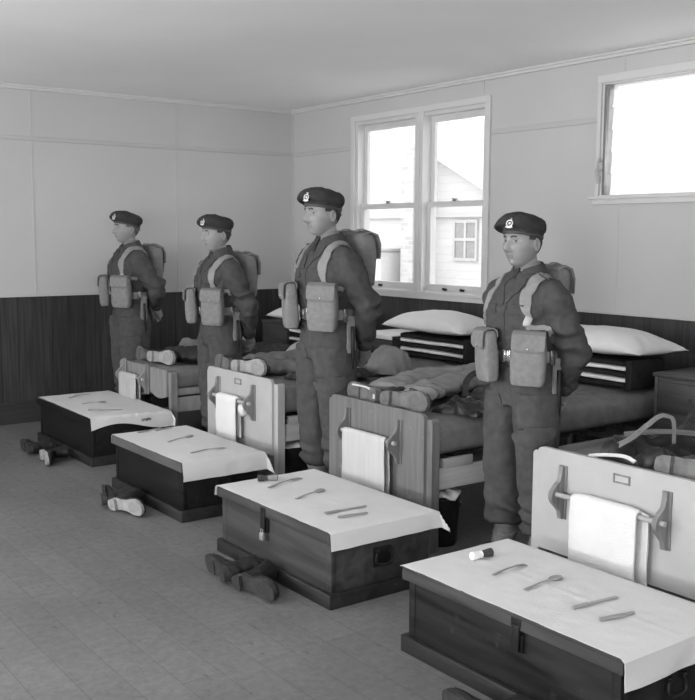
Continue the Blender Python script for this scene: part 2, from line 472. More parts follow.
# thin cover strips over the board joints
mb = MB()
for x in (-2.593, -1.268): mb.span(x - .007, x + .007, -.004, 0, DZ, 2.355, .001)
for x in (-2.593, -1.268): mb.span(x - .007, x + .007, -.004, 0, 2.392, H - .03, .001)
mb.span(-.012, 0, -.012, 0, DZ, H - .03, .002)
structure('trim_5', mb, M['wall'])
mb = MB(); mb.span(-.004, 0, -3.972, -3.958, DZ, W2[2] - .06, .001); mb.span(-.004, 0, -3.98, -3.966, W2[3] + .06, H - .03, .001)
mb.span(-.004, 0, -2.665, -2.652, W1[3] + .07, H - .03, .001)
structure('trim_6', mb, M['wall'])
structure('trim_7', MB().span(X0, 0, -.012, 0, DZ - .006, DZ + .012, .003), M['wall'])
structure('trim_8', MB().span(-.012, 0, Y0, -.012, DZ - .006, DZ + .012, .003), M['wall'])
mb = MB(); mb.span(X0, 0, -.028, 0, .0, .165, .006); mb.span(X0, 0, -.018, 0, .165, .18, .004); structure('baseboard_left', mb, M['skirting'])
mb = MB(); mb.span(-.028, 0, Y0, -.028, 0, .165, .006); structure('baseboard_right', mb, M['skirting'])

# ---- window 1: pair of double-hung sashes
def sash_window():
    fr = MB(); y0, y1, z0, z1 = W1
    A = .05
    for (a, b) in ((y1 - .002, y1 + A), (y0 - A, y0 + .002)): fr.span(-.022, .0, a, b, z0 - .04, z1 + A, .005)
    fr.span(-.024, 0, y0 - A, y1 + A, z1 - .002, z1 + A, .005)
    fr.span(-.03, .02, y0 - A - .02, y1 + A + .02, z0 - .012, z0 + .012, .005)     # sill board
    fr.span(-.018, 0, y0 - A, y1 + A, z0 - .05, z0 - .012, .004)                   # apron
    # linings
    fr.span(0, WT, y1 - .03, y1, z0, z1); fr.span(0, WT, y0, y0 + .03, z0, z1)
    fr.span(0, WT, y0, y1, z1 - .03, z1); fr.span(0.02, WT + .03, y0, y1, z0, z0 + .02)
    ym = -1.925
    fr.span(-.018, WT, ym - .05, ym + .05, z0, z1, .004)
    fr.span(-.026, -.016, ym - .014, ym + .014, z0, z1, .002)
    w = structure('window_1', fr, M['trim'])
    zm = 1.847
    for (a, b) in ((ym + .05, y1 - .03), (y0 + .03, ym - .05)):
        up = MB(); x = .085; d = .032; st = .043
        def frame(mb_, x, za, zb, bot, top):
            mb_.span(x - d / 2, x + d / 2, a, a + st, za, zb, .004); mb_.span(x - d / 2, x + d / 2, b - st, b, za, zb, .004)
            mb_.span(x - d / 2, x + d / 2, a, b, za, za + bot, .004); mb_.span(x - d / 2, x + d / 2, a, b, zb - top, zb, .004)
        frame(up, .092, zm - .02, z1 - .03, .04, .05)
        o = up.build('upper_sash', M['trim'], w, False)
        MB().span(.090, .094, a + st, b - st, zm + .02, z1 - .08).build('pane', M['glass'], o, False)
        lo = MB(); frame(lo, .055, z0 + .02, zm + .022, .055, .042)
        o = lo.build('lower_sash', M['trim'], w, False)
        MB().span(.053, .057, a + st, b - st, z0 + .075, zm - .02).build('pane', M['glass'], o, False)
        for q in ((.35, .65) if a < ym - .1 else (.62,)):
            yy = a + (b - a) * q
            lf = MB(); lf.span(.014, .039, yy - .018, yy + .018, z0 + .028, z0 + .046, .003); lf.span(.01, .018, yy - .012, yy + .012, z0 + .04, z0 + .05, .002)
            lf.build('sash_lift', M['dark_metal'], o)
        lk = MB(); yy = (a + b) / 2; lk.span(.02, .06, yy - .022, yy + .022, zm + .02, zm + .032, .003); lk.tube([(.04, yy - .02, zm + .036), (.03, yy + .03, zm + .04)], .006, 8)
        lk.build('sash_lock', M['metal'], o)
sash_window()

# ---- window 2: glass louvres
def louvre_window():
    y0, y1, z0, z1 = W2; A = .045
    fr = MB()
    for (a, b) in ((y1 - .002, y1 + .028), (y0 - A, y0 + .002)): fr.span(-.02, 0, a, b, z0 - .03, z1 + A, .004)
    fr.span(-.022, 0, y0 - A, y1 + .028, z1 - .002, z1 + .05, .004)
    fr.span(-.032, .02, y0 - A - .03, y1 + .07, z0 - .016, z0 + .004, .004)
    fr.span(-.016, 0, y0 - A, y1 + .05, z0 - .05, z0 - .016, .003)
    fr.span(0, WT, y1 - .016, y1, z0, z1); fr.span(0, WT, y0, y0 + .02, z0, z1); fr.span(0, WT, y0, y1, z1 - .012, z1); fr.span(0, WT, y0, y1, z0, z0 + .012)
    w = structure('window_2', fr, M['trim'])
    ch = MB(); ch.span(.0, .05, y1 - .055, y1 - .017, z0 + .012, z1 - .012, .003); ch.span(-.008, .0, y1 - .05, y1 - .028, z0 + .02, z1 - .03, .002)
    for k in range(5):
        zc = z0 + .08 + k * .148
        ch.tube([(-.012, y1 - .04, zc), (-.002, y1 - .04, zc)], .008, 8)
    ch.build('louvre_channel', M['metal'], w)
    lv = MB(); lv.tube([(-.03, y1 - .012, z0 + .26), (-.035, y1 + .004, z0 + .17), (-.025, y1 - .004, z0 + .09)], [.007, .010, .012], 8); lv.span(-.03, 0, y1 - .03, y1 - .006, z0 + .18, z0 + .23, .003)
    lv.build('louvre_lever', M['white_paint'], w)
    n = 5; h = (z1 - z0 - .03) / n
    for k in range(n):
        zc = z0 + .015 + h * (k + .5)
        T = Matrix.Translation((.05, 0, zc)) @ Matrix.Rotation(math.radians(9), 4, 'Y')
        MB().span(-.003, .003, y0 + .02, y1 - .05, -h / 2 - .008, h / 2 + .006, .001, T=T).build('louvre_blade', M['louvre_glass'], w, False)
louvre_window()

# unseen windows behind and beside the camera: frames in their openings
for i, (a, b, z0, z1) in enumerate(WW):
    f = MB()
    for y in (a, b): f.span(X0 - WT, X0 + .02, y - .04, y + .04, z0, z1, .004)
    f.span(X0 - WT, X0 + .02, a, b, z0 - .03, z0 + .03, .004); f.span(X0 - WT, X0 + .02, a, b, z1 - .03, z1 + .03, .004)
    f.span(X0 - .08, X0 - .02, (a + b) / 2 - .03, (a + b) / 2 + .03, z0, z1, .004)
    structure('window_%d' % (3 + i), f, M['trim'])
for i, (a, b, z0, z1) in enumerate(SW):
    f = MB()
    for x in (a, b): f.span(x - .04, x + .04, Y0 - WT, Y0 + .02, z0, z1, .004)
    f.span(a, b, Y0 - WT, Y0 + .02, z0 - .03, z0 + .03, .004); f.span(a, b, Y0 - WT, Y0 + .02, z1 - .03, z1 + .03, .004)
    structure('window_%d' % (6 + i), f, M['trim'])

# ------------------------------------------------------------------ outside
structure('ground_outside', MB().span(.45, 60, -40, 60, -.6, -.5), M['yard'])
hb = MB(); ny = 60
rows = []
for i in range(12):
    rows.append([])
    for j in range(ny + 1):
        y = -10 + 75 * j / ny; x = 42 + i * 3
        z = -.5 + 9.5 * math.sin(min(1, i / 7) * PI / 2) * (0.75 + .35 * nz((x, y, 0), .06, 3)) + .5 * nz((x, y, 1), .7, 1)
        z -= 4 * max(0, 1 - j / 14)
        rows[-1].append((x, y, z))
vs = [p for r in rows for p in r]; fs = [[i * (ny + 1) + j, i * (ny + 1) + j + 1, (i + 1) * (ny + 1) + j + 1, (i + 1) * (ny + 1) + j] for i in range(11) for j in range(ny)]
hb.add(vs, fs); structure('hill_outside', hb, M['hill'], True)

b = thing('neighbouring_hut', 'pale weatherboard hut with gabled roof outside the sash window', 'building', (9, 8, -.5))
# wall faces the room (minus x); eave at 2.08 above floor level
wl = MB(); Tg = Matrix(((0, 0, 1, 0), (1, 0, 0, 0), (0, 1, 0, 0), (0, 0, 0, 1)))      # outline in (y, z), depth in x
wl.prism([(-2.6, 0), (7.4, 0), (7.4, 2.60), (2.4, 5.02), (-2.6, 2.60)], 0, 7, 0, Tg)
wl.build('wall', M['weatherboard'], b, False)
rf = MB(); rf.prism([(-2.95, 2.43), (2.4, 5.02), (7.75, 2.43), (7.75, 2.51), (2.4, 5.12), (-2.95, 2.51)], -.3, 7.3, 0, Tg)
rf.build('roof', M['roof'], b, False)
MB().span(-.10, 0, -2.6, 7.4, 2.50, 2.60).build('belt_board', M['out_frame'], b, False)
w = MB()
for (y0_, y1_) in ((-1.30, -1.24), (-.62, -.56), (-.965, -.905)): w.span(-.05, .0, y0_, y1_, 1.58, 2.44)
for z in (1.58, 2.0, 2.38): w.span(-.05, 0, -1.30, -.56, z, z + .06)
w = w.build('window', M['out_frame'], b, False)
MB().span(-.03, -.01, -1.28, -.58, 1.6, 2.4).build('pane', M['out_glass'], w, False)
ck = MB(); ck.span(-.6, -.0, .12, .52, 0, 5.6); ck.span(-.65, .05, .07, .57, 5.6, 5.75)
ck.build('chimney', M['brick'], b, False)
tk = thing('water_tank', 'pale box tank standing against the hut outside', 'tank', (8.5, 9.15, -.5))
MB().span(-.35, .35, -.24, .24, .0, 1.75, .03).build('tank_body', M['roof'], tk); MB().span(-.38, .38, -.27, .27, 1.75, 1.82, .02).build('lid', M['out_frame'], tk)
tk2 = thing('coal_bin', 'low grey bin beside the hut under its window', 'bin', (8.4, 7.75, -.5))
MB().span(-.3, .3, -.3, .3, 0, .9, .03).build('bin_body', M['out_frame'], tk2); MB().span(-.33, .33, -.33, .33, .9, .95, .02).build('lid', M['out_frame'], tk2)

# ------------------------------------------------------------------ foot lockers (trunks)
def trunk(x0, x1, y0, y1, label, mats, hasp=None, padlock=False, h=.335, lidh=.05, handle=True, ph=.065):
    """box with its long front at x0 (facing the aisle) and its near end at y0"""
    t = thing('trunk', label, 'trunk', ((x0 + x1) / 2, (y0 + y1) / 2, 0), 0, 'foot lockers in front of the beds')
    hx, hy = (x1 - x0) / 2, (y1 - y0) / 2
    body, lidm, plm = mats
    i = .022
    MB().span(-hx + i, hx - i, -hy + i, hy - i, .012, h - lidh + .002, .004).build('chest_body', body, t)
    MB().span(-hx + i - .0035, -hx + i + .02, -hy + i - .0035, -hy + i + .03, ph, h - lidh, .003).build('corner_batten', body, t)
    MB().span(-hx + i - .0035, -hx + i + .02, hy - i - .03, hy - i + .0035, ph, h - lidh, .003).build('corner_batten', body, t)
    pl = MB()
    pl.span(-hx - .004, -hx + .02, -hy - .004, hy + .004, 0, ph, .006); pl.span(hx - .02, hx + .004, -hy - .004, hy + .004, 0, ph, .006)
    pl.span(-hx, hx, -hy - .004, -hy + .02, 0, ph, .006); pl.span(-hx, hx, hy - .02, hy + .004, 0, ph, .006)
    pl.build('plinth', plm, t)
    ld = MB(); ld.span(-hx, hx, -hy, hy, h - .016, h, .004)
    ld.span(-hx, -hx + .02, -hy, hy, h - lidh, h - .012, .003); ld.span(hx - .02, hx, -hy, hy, h - lidh, h - .012, .003)
    ld.span(-hx, hx, -hy, -hy + .02, h - lidh, h - .012, .003); ld.span(-hx, hx, hy - .02, hy, h - lidh, h - .012, .003)
    ld.build('lid', lidm, t)
    if hasp is not None:
        hp = MB(); xx = -hx - .003
        hp.span(xx, xx + .006, hasp - .022, hasp + .022, h - .042, h - .012, .002)
        hp.span(xx - .003, xx + .004, hasp - .016, hasp + .016, h - .125, h - .035, .003)
        hp.span(-hx + i - .012, -hx + i, hasp - .02, hasp + .02, h - .13, h - .07, .002)
        o = hp.build('hasp', M['dark_metal'], t)
        if padlock:
            pk = MB(); pk.span(xx - .012, xx + .004, hasp - .016, hasp + .016, h - .165, h - .128, .006)
            pk.tube([(xx - .004, hasp - .010, h - .13), (xx - .004, hasp - .008, h - .112), (xx - .004, hasp + .008, h - .112), (xx - .004, hasp + .010, h - .13)], .003, 6)
            pk.build('padlock', M['steel'], o)
    if handle:
        hd = MB(); yy = -hy + i; zc = h * .53
        hd.span(-.05, .05, yy - .005, yy + .002, zc - .045, zc + .045, .003)
        o = hd.build('handle_plate', M['dark_metal'], t)
        bl = MB(); bl.tube(smoothpath([(-.035, yy - .012, zc + .025), (-.045, yy - .02, zc - .015), (-.02, yy - .022, zc - .03), (.02, yy - .022, zc - .03), (.045, yy - .02, zc - .015), (.035, yy - .012, zc + .025)], 4), .006, 8)
        for s_ in (-1, 1): bl.tube([(s_ * .028, yy - .014, zc + .026), (s_ * .05, yy - .014, zc + .026)], .008, 8)
        bl.build('bail_handle', M['dark_metal'], o)
    return t

TR = [(-2.885, -2.30, -1.885, -.80), (-2.985, -2.46, -3.43, -2.475), (-3.055, -2.46, -4.945, -3.965), (-3.065, -2.50, -6.46, -5.435)]
trunk(*TR[0], 'black wooden trunk under a white cloth at the dark boarded end wall', (M['trunk_black'], M['trunk_black'], M['trunk_trim']), None)
trunk(*TR[1], 'black wooden trunk with worn brown lid edge before the white footboard with a narrow towel', (M['trunk_black'], M['trunk_lid'], M['trunk_trim']), None)
trunk(*TR[2], 'bare brown wooden trunk with padlocked hasp and black end handle', (M['trunk_brown'], M['trunk_brown'], M['trunk_trim']), .05, True)
trunk(*TR[3], 'dark grained wooden trunk with black hasp, the trunk nearest the viewer', (M['trunk_dark'], M['trunk_lid_dark'], M['trunk_trim']), -.08)

def sheet_mesh(name, vs, nx, ny, th, mat):
    """closed thin solid from a grid of points; the grid is the upper face, thickness goes below"""
    V = [Vector(p) for p in vs]; low = []
    for i in range(nx + 1):
        for j in range(ny + 1):
            a = V[min(i + 1, nx) * (ny + 1) + j] - V[max(i - 1, 0) * (ny + 1) + j]
            b = V[i * (ny + 1) + min(j + 1, ny)] - V[i * (ny + 1) + max(j - 1, 0)]
            n = a.cross(b); n = n.normalized() if n.length > 1e-12 else Vector((0, 0, 1))
            low.append(V[i * (ny + 1) + j] - n * th)
    o = len(V); mb = MB(); fs = []
    I = lambda i, j: i * (ny + 1) + j
    for i in range(nx):
        for j in range(ny):
            f = [I(i, j), I(i + 1, j), I(i + 1, j + 1), I(i, j + 1)]
            fs.append(f); fs.append([q + o for q in f[::-1]])
    rim = [I(i, 0) for i in range(nx)] + [I(nx, j) for j in range(ny)] + [I(i, ny) for i in range(nx, 0, -1)] + [I(0, j) for j in range(ny, 0, -1)]
    for k in range(len(rim)):
        a, b = rim[k], rim[(k + 1) % len(rim)]
        fs.append([a, a + o, b + o, b])
    mb.add(V + low, fs)
    return mb.mesh(name, mat)
def drape(label, x0, x1, y0, y1, z, over, seed, notch=None, mat=None, curl=0.0):
    """cloth over a lid: over = overhang (front, back, near, far); negative leaves that edge of the lid bare"""
    f, bk, nr, fr = over
    nx, ny = 46, 76
    xs0, xs1 = x0 - f, x1 + bk
    ys0, ys1 = y0 - nr, y1 + fr
    r = .006
    def hang(s, lo, hi):
        """(position, drop) of arc length s for an edge pair"""
        if s < lo:
            d = lo - s; return lo - min(d, r) - .004, max(0, d - r * .5), d
        if s > hi:
            d = s - hi; return hi + min(d, r) + .004, max(0, d - r * .5), d
        return s, 0.0, 0.0
    vs = []
    for i in range(nx + 1):
        for j in range(ny + 1):
            sx = xs0 + (xs1 - xs0) * i / nx; sy = ys0 + (ys1 - ys0) * j / ny
            if notch: sx, sy = notch(sx, sy, i / nx, j / ny)
            px, dx, ex = hang(sx, x0, x1); py, dy, ey = hang(sy, y0, y1)
            if dx and dy:                     # free corner: the two hanging sides meet in a loose cone
                d = max(dx, dy) + .30 * min(dx, dy); m = min(dx, dy)
                px += math.copysign(.33 * m, px - (x0 + x1) / 2); py += math.copysign(.33 * m, py - (y0 + y1) / 2)
            else: d = dx + dy
            w = nz((sx, sy, 0), 7, seed) * .5 + nz((sx, sy, 0), 19, seed + 5) * .5
            if d > 0:
                k = min(1, d / .08); off = .010 * k * (1 + nz((sx, sy, d), 9, seed)) + curl * k * k
                if dx: px += math.copysign(off, px - (x0 + x1) / 2)
                if dy: py += math.copysign(off, py - (y0 + y1) / 2)
                zz = z - d
            else:
                zz = z + .0015 + max(0, .0028 * w + .0018)
                # ironed fold lines
                for c in (x0 + (x1 - x0) * .5,): zz += .0022 * math.exp(-((sx - c) / .006) ** 2)
                for c in (y0 + (y1 - y0) * .33, y0 + (y1 - y0) * .67): zz += .0022 * math.exp(-((sy - c) / .006) ** 2)
            vs.append((px, py, zz))
    fs = [[i * (ny + 1) + j, (i + 1) * (ny + 1) + j, (i + 1) * (ny + 1) + j + 1, i * (ny + 1) + j + 1] for i in range(nx) for j in range(ny)]
    me = sheet_mesh('trunk_cloth', vs, nx, ny, .0016, mat or M['cloth'])
    return tag(link('trunk_cloth', me), label, 'cloth', 'white cloths over the trunks')

CZ = .3375
def skew1(sx, sy, u, v):  # near edge of the far cloth slumps in a wavy line over the front
    return sx - .02 * max(0, (1 - v) - .3), sy + .03 * math.sin(u * 5.5) * (1 - v)
c1 = drape('white cloth with a small dark stamp on the far trunk by the end wall', *TR[0], CZ, (-.012, .06, .085, .06), 11, skew1)
c2 = drape('white cloth on the trunk before the white footboard with the narrow towel', *TR[1], CZ, (-.004, .10, .105, .055), 23)
c3 = drape('white cloth on the bare brown trunk with the padlock', *TR[2], CZ, (.001, .08, .078, .055), 37)
c4 = drape('white cloth on the trunk nearest the viewer', *TR[3], CZ, (.002, .03, .10, .004), 41)
st = MB(); sx, sy = TR[0][1] - .22, TR[0][2] - .016
for k in range(7): st.span(sx + k * .011, sx + k * .011 + .005, sy - .004, sy - .003, CZ - .055 + .003 * (k % 3), CZ - .035 - .002 * (k % 2))
st.build('stamp_mark', M['ink'], c1, False)['label'] = 'small dark laundry stamp'

# ------------------------------------------------------------------ cutlery and shaving brushes
def cut_mesh(kind):
    mb = MB()
    def plate(outline, z=.0, th=.002, bow=0.0):
        n0 = len(mb.v); mb.prism(outline, z, z + th)
        if bow:
            for v in mb.v[n0:]: v.z += bow * math.sin(max(0, min(1, (v.x + .1) / .2)) * PI)
    if kind == 'fork':
        plate([(-.10, -.007), (-.02, -.004), (.035, -.004), (.045, -.012), (.06, -.012), (.06, .012), (.045, .012), (.035, .004), (-.02, .004), (-.10, .007)], .001, .0025, .008)
        for k in range(4): plate([(.058, -.012 + k * .0067), (.10, -.0115 + k * .0067), (.10, -.0085 + k * .0067), (.058, -.0075 + k * .0067)], .001, .002, .008)
    elif kind == 'spoon':
        plate([(-.11, -.008), (-.03, -.004), (.045, -.004), (.045, .004), (-.03, .004), (-.11, .008)], .001, .0025, .006)
        mb.ellipsoid((.075, 0, .006), (.036, .021, .006), 20, 10)
    elif kind == 'knife':
        plate([(-.115, -.009), (-.03, -.009), (-.03, .009), (-.115, .009)], .001, .007)
        plate([(-.03, -.009), (.11, -.009), (.118, -.003), (.115, .007), (-.03, .008)], .003, .002)
    elif kind == 'razor':
        plate([(-.075, -.006), (-.02, -.008), (.055, -.005), (.075, .002), (.07, .009), (.02, .004), (-.03, .006), (-.075, .006)], .001, .007, .003)
    return mb
def brush(kind):
    mb = MB()
    def rd(p, r, mi): mb.loft([[Vector((x, rr * math.cos(2 * PI * k / 16), rr * math.sin(2 * PI * k / 16) + .016)) for k in range(16)] for x, rr in zip(p, r)], mi)
    return mb, rd
CUT = {k: cut_mesh(k).mesh(k, M['steel']) for k in ('fork', 'spoon', 'knife', 'razor')}
def place_cut(kind, p0, p1, label, flip=False, z=CZ + .0065, scale=1.0):
    a, b_ = at(p0[0], p0[1], z), at(p1[0], p1[1], z)
    o = link(kind, CUT[kind]); c = (a + b_) / 2; d = b_ - a
    o.location = (c[0], c[1], z - .001); o.rotation_euler = (0, 0, math.atan2(d[1], d[0]) + (PI if flip else 0))
    L = {'fork': .2, 'spoon': .22, 'knife': .233, 'razor': .15}[kind]
    s_ = max(.7, min(1.25, float(np.hypot(d[0], d[1])) / L)); o.scale = (s_, s_, 1)
    return tag(o, label, kind, {'razor': 'razors laid on the trunks'}.get(kind, kind + ('s' if kind != 'knife' else '') + ' laid on the trunks') if kind != 'knife' else 'knives laid on the trunks')
N4, N3, N2, N1 = 'on the cloth of the trunk nearest the viewer', 'on the cloth of the bare brown padlocked trunk', 'on the cloth of the black trunk with worn brown lid edge', 'on the cloth of the far trunk by the end wall'
place_cut('fork', (493, 575), (526, 565), 'steel fork ' + N4)
place_cut('spoon', (525, 590), (561, 577), 'steel spoon ' + N4)
place_cut('knife', (572, 609), (617, 597), 'steel knife ' + N4)
place_cut('razor', (599, 621), (635, 614), 'slim folded razor ' + N4)
place_cut('fork', (268, 488), (301, 478), 'steel fork ' + N3)
place_cut('spoon', (296, 499), (324, 490), 'steel spoon ' + N3)
place_cut('knife', (325, 514), (366, 506), 'steel knife ' + N3)
place_cut('razor', (338, 518), (368, 514), 'curved razor ' + N3)
place_cut('knife', (138, 433), (161, 428), 'dark handled knife ' + N2)
place_cut('razor', (156, 431), (172, 428), 'short razor ' + N2)
place_cut('spoon', (168, 442), (193, 436), 'steel spoon ' + N2)
place_cut('fork', (191, 453), (225, 448), 'steel fork ' + N2)
place_cut('fork', (69, 398), (89, 394), 'steel fork ' + N1)
place_cut('spoon', (82, 404), (106, 402), 'steel spoon ' + N1)
place_cut('knife', (88, 410), (122, 410), 'steel knife ' + N1)
for (p0, p1, hm, label) in (((472, 557), (491, 553), M['handle_white'], 'shaving brush with white handle ' + N4), ((257, 479), (278, 478), M['brush_bristle'], 'dark shaving brush ' + N3)):
    a, b_ = at(*p0, CZ + .018), at(*p1, CZ + .018); c = (a + b_) / 2; d = b_ - a
    t = thing('shaving_brush', label, 'brush', (c[0], c[1], CZ + .0055), math.atan2(d[1], d[0]))
    mb, rd = brush(0); rd([-.05, -.047, -.02, -.012, -.006, -.001], [.014, .0165, .0165, .012, .014, .014], 0); mb.build('handle', hm, t)
    mb, rd = brush(0); rd([-.001, .006, .03, .048, .052], [.012, .0135, .016, .017, .012], 0); mb.build('bristles', M['bag'] if hm is M['brush_bristle'] else M['brush_bristle'], t)

# ------------------------------------------------------------------ boots
def boot_meshes():
    N_ = 20
    # outline of the sole (x half-widths along y); toe at +y
    ys = [-.085, -.080, -.06, -.03, .0, .04, .08, .12, .155, .178, .186]
    wl = [.012, .024, .033, .034, .031, .032, .040, .047, .043, .028, .010]
    off = [0, 0, 0, 0, .001, .004, .007, .008, .005, .003, .002]
    def outline(sc=1.0, ya=-1, yb=1):
        L = [(-w * sc + o, y) for y, w, o in zip(ys, wl, off) if ya <= y <= yb]
        Rr = [(w * sc + o, y) for y, w, o in zip(ys, wl, off) if ya <= y <= yb]
        return L + Rr[::-1]
    so = MB(); so.prism(outline(1.0), .020, .032)
    hl = MB(); hl.prism(outline(1.0, -.09, -.025), 0, .021); tp = MB(); tp.prism(outline(.96, .045, .19), .013, .021)
    # upper: vamp rings along y + shaft rings along z, merged
    up = MB(); rings = []
    top = [.075, .09, .10, .105, .105, .095, .080, .068, .060, .052, .045]
    for y, w, o, tz in zip(ys, wl, off, top):
        r = []
        for k in range(N_):
            a = 2 * PI * k / N_; c, s_ = math.cos(a), math.sin(a)
            zc = (.03 + tz) / 2; r.append(Vector((o + (w - .003) * math.copysign(abs(c) ** .7, c), y, zc + (tz - .03) / 2 * math.copysign(abs(s_) ** .75, s_))))
        rings.append(r)
    up.loft(rings)
    sh = [(.04, -.022, .036, .058), (.08, -.022, .036, .056), (.11, -.026, .038, .052), (.14, -.030, .042, .050), (.17, -.032, .045, .051), (.185, -.032, .046, .052), (.185, -.032, .037, .043), (.12, -.028, .03, .042)]
    up.loft([[Vector((rx * math.cos(2 * PI * k / N_), y + ry * math.sin(2 * PI * k / N_), z)) for k in range(N_)] for z, y, rx, ry in sh])
    upm = remesh(up, .005, 3)
    displace(upm, lambda c, n: .003 * nz(c, 28, 2) if c.z > .05 else .001 * nz(c, 40, 1))
    upm.materials.append(M['leather']); upm.name = 'boot_upper'
    lc = MB()
    for k in range(5):
        z = .085 + k * .018; y = .035 - k * .012
        lc.tube(smoothpath([(-.022, y - .006, z - .004), (0, y + .008, z + .002), (.022, y - .006, z + .006)], 4), .0022, 6)
    lc.tube(smoothpath([(.015, .0, .155), (.04, .015, .14), (.052, .0, .10), (.04, .03, .075)], 4), .002, 6)
    return so, hl, tp, upm, lc
SO, HL, TP, UPM, LC = boot_meshes()
SOLES = {}
for k in ('sole_dark', 'sole_pale', 'sole_mid'):
    SOLES[k] = (SO.mesh('boot_sole', M[k]), HL.mesh('boot_heel', M[k]), TP.mesh('boot_tap', M[k]))
LCM = LC.mesh('boot_laces', M['lace'])
def boot(label, loc, d, sole='sole_dark', group=None, spin=0.0, lean=0.0, roll=0.0):
    """a boot lying on its side, sole to the aisle; d = +1 / -1: toe towards +y / -y"""
    t = thing('boot', label, 'boot', loc, 0, group)
    zx = Vector((1, 0, 0)); yy = Vector((0, d, 0)); xx = yy.cross(zx)
    m = Matrix((xx, yy, zx)).transposed()
    m = Matrix.Rotation(spin, 3, 'Z') @ Matrix.Rotation(lean, 3, 'Y') @ Matrix.Rotation(roll, 3, 'X') @ m
    t.rotation_euler = m.to_euler()
    so, hl, tp = SOLES[sole]
    s1 = link('sole', so, t); link('heel', hl, s1); link('tap', tp, s1)
    if sole != 'sole_dark':
        for q in (s1,): q['label'] = 'pale worn sole'
    link('upper', UPM, t); link('laces', LCM, t)
    return t
FB = 'boots laid on the floor before the trunks'
boot('black boot lying on floor before the far trunk, toe to the end wall', (-3.12, -1.22, .046), 1, 'sole_dark', FB, -.05, -.05)
boot('black boot with pale sole lying on floor before the far trunk, toe to the viewer', (-3.12, -1.55, .046), -1, 'sole_pale', FB, -.22, -.08)
boot('black boot lying beside the black trunk with brown lid edge, toe to the end wall', (-3.21, -2.84, .050), 1, 'sole_dark', FB, -.35, -.12)
boot('black boot with pale sole beside the black trunk with brown lid edge', (-3.20, -3.06, .046), -1, 'sole_pale', FB, .30, -.14)
boot('black boot by the padlocked brown trunk, toe towards the end wall', (-3.275, -4.36, .046), 1, 'sole_dark', FB, -.12, -.10)
boot('black boot by the padlocked brown trunk, toe towards the viewer', (-3.27, -4.59, .048), -1, 'sole_dark', FB, .16, -.12)
boot('black boot lying on floor before the trunk nearest the viewer, toe to the end wall', (-3.29, -6.06, .046), 1, 'sole_dark', FB, -.12, -.08)
boot('black boot lying before the trunk nearest the viewer, toe to the viewer', (-3.285, -6.29, .046), -1, 'sole_dark', FB, .14, -.1)

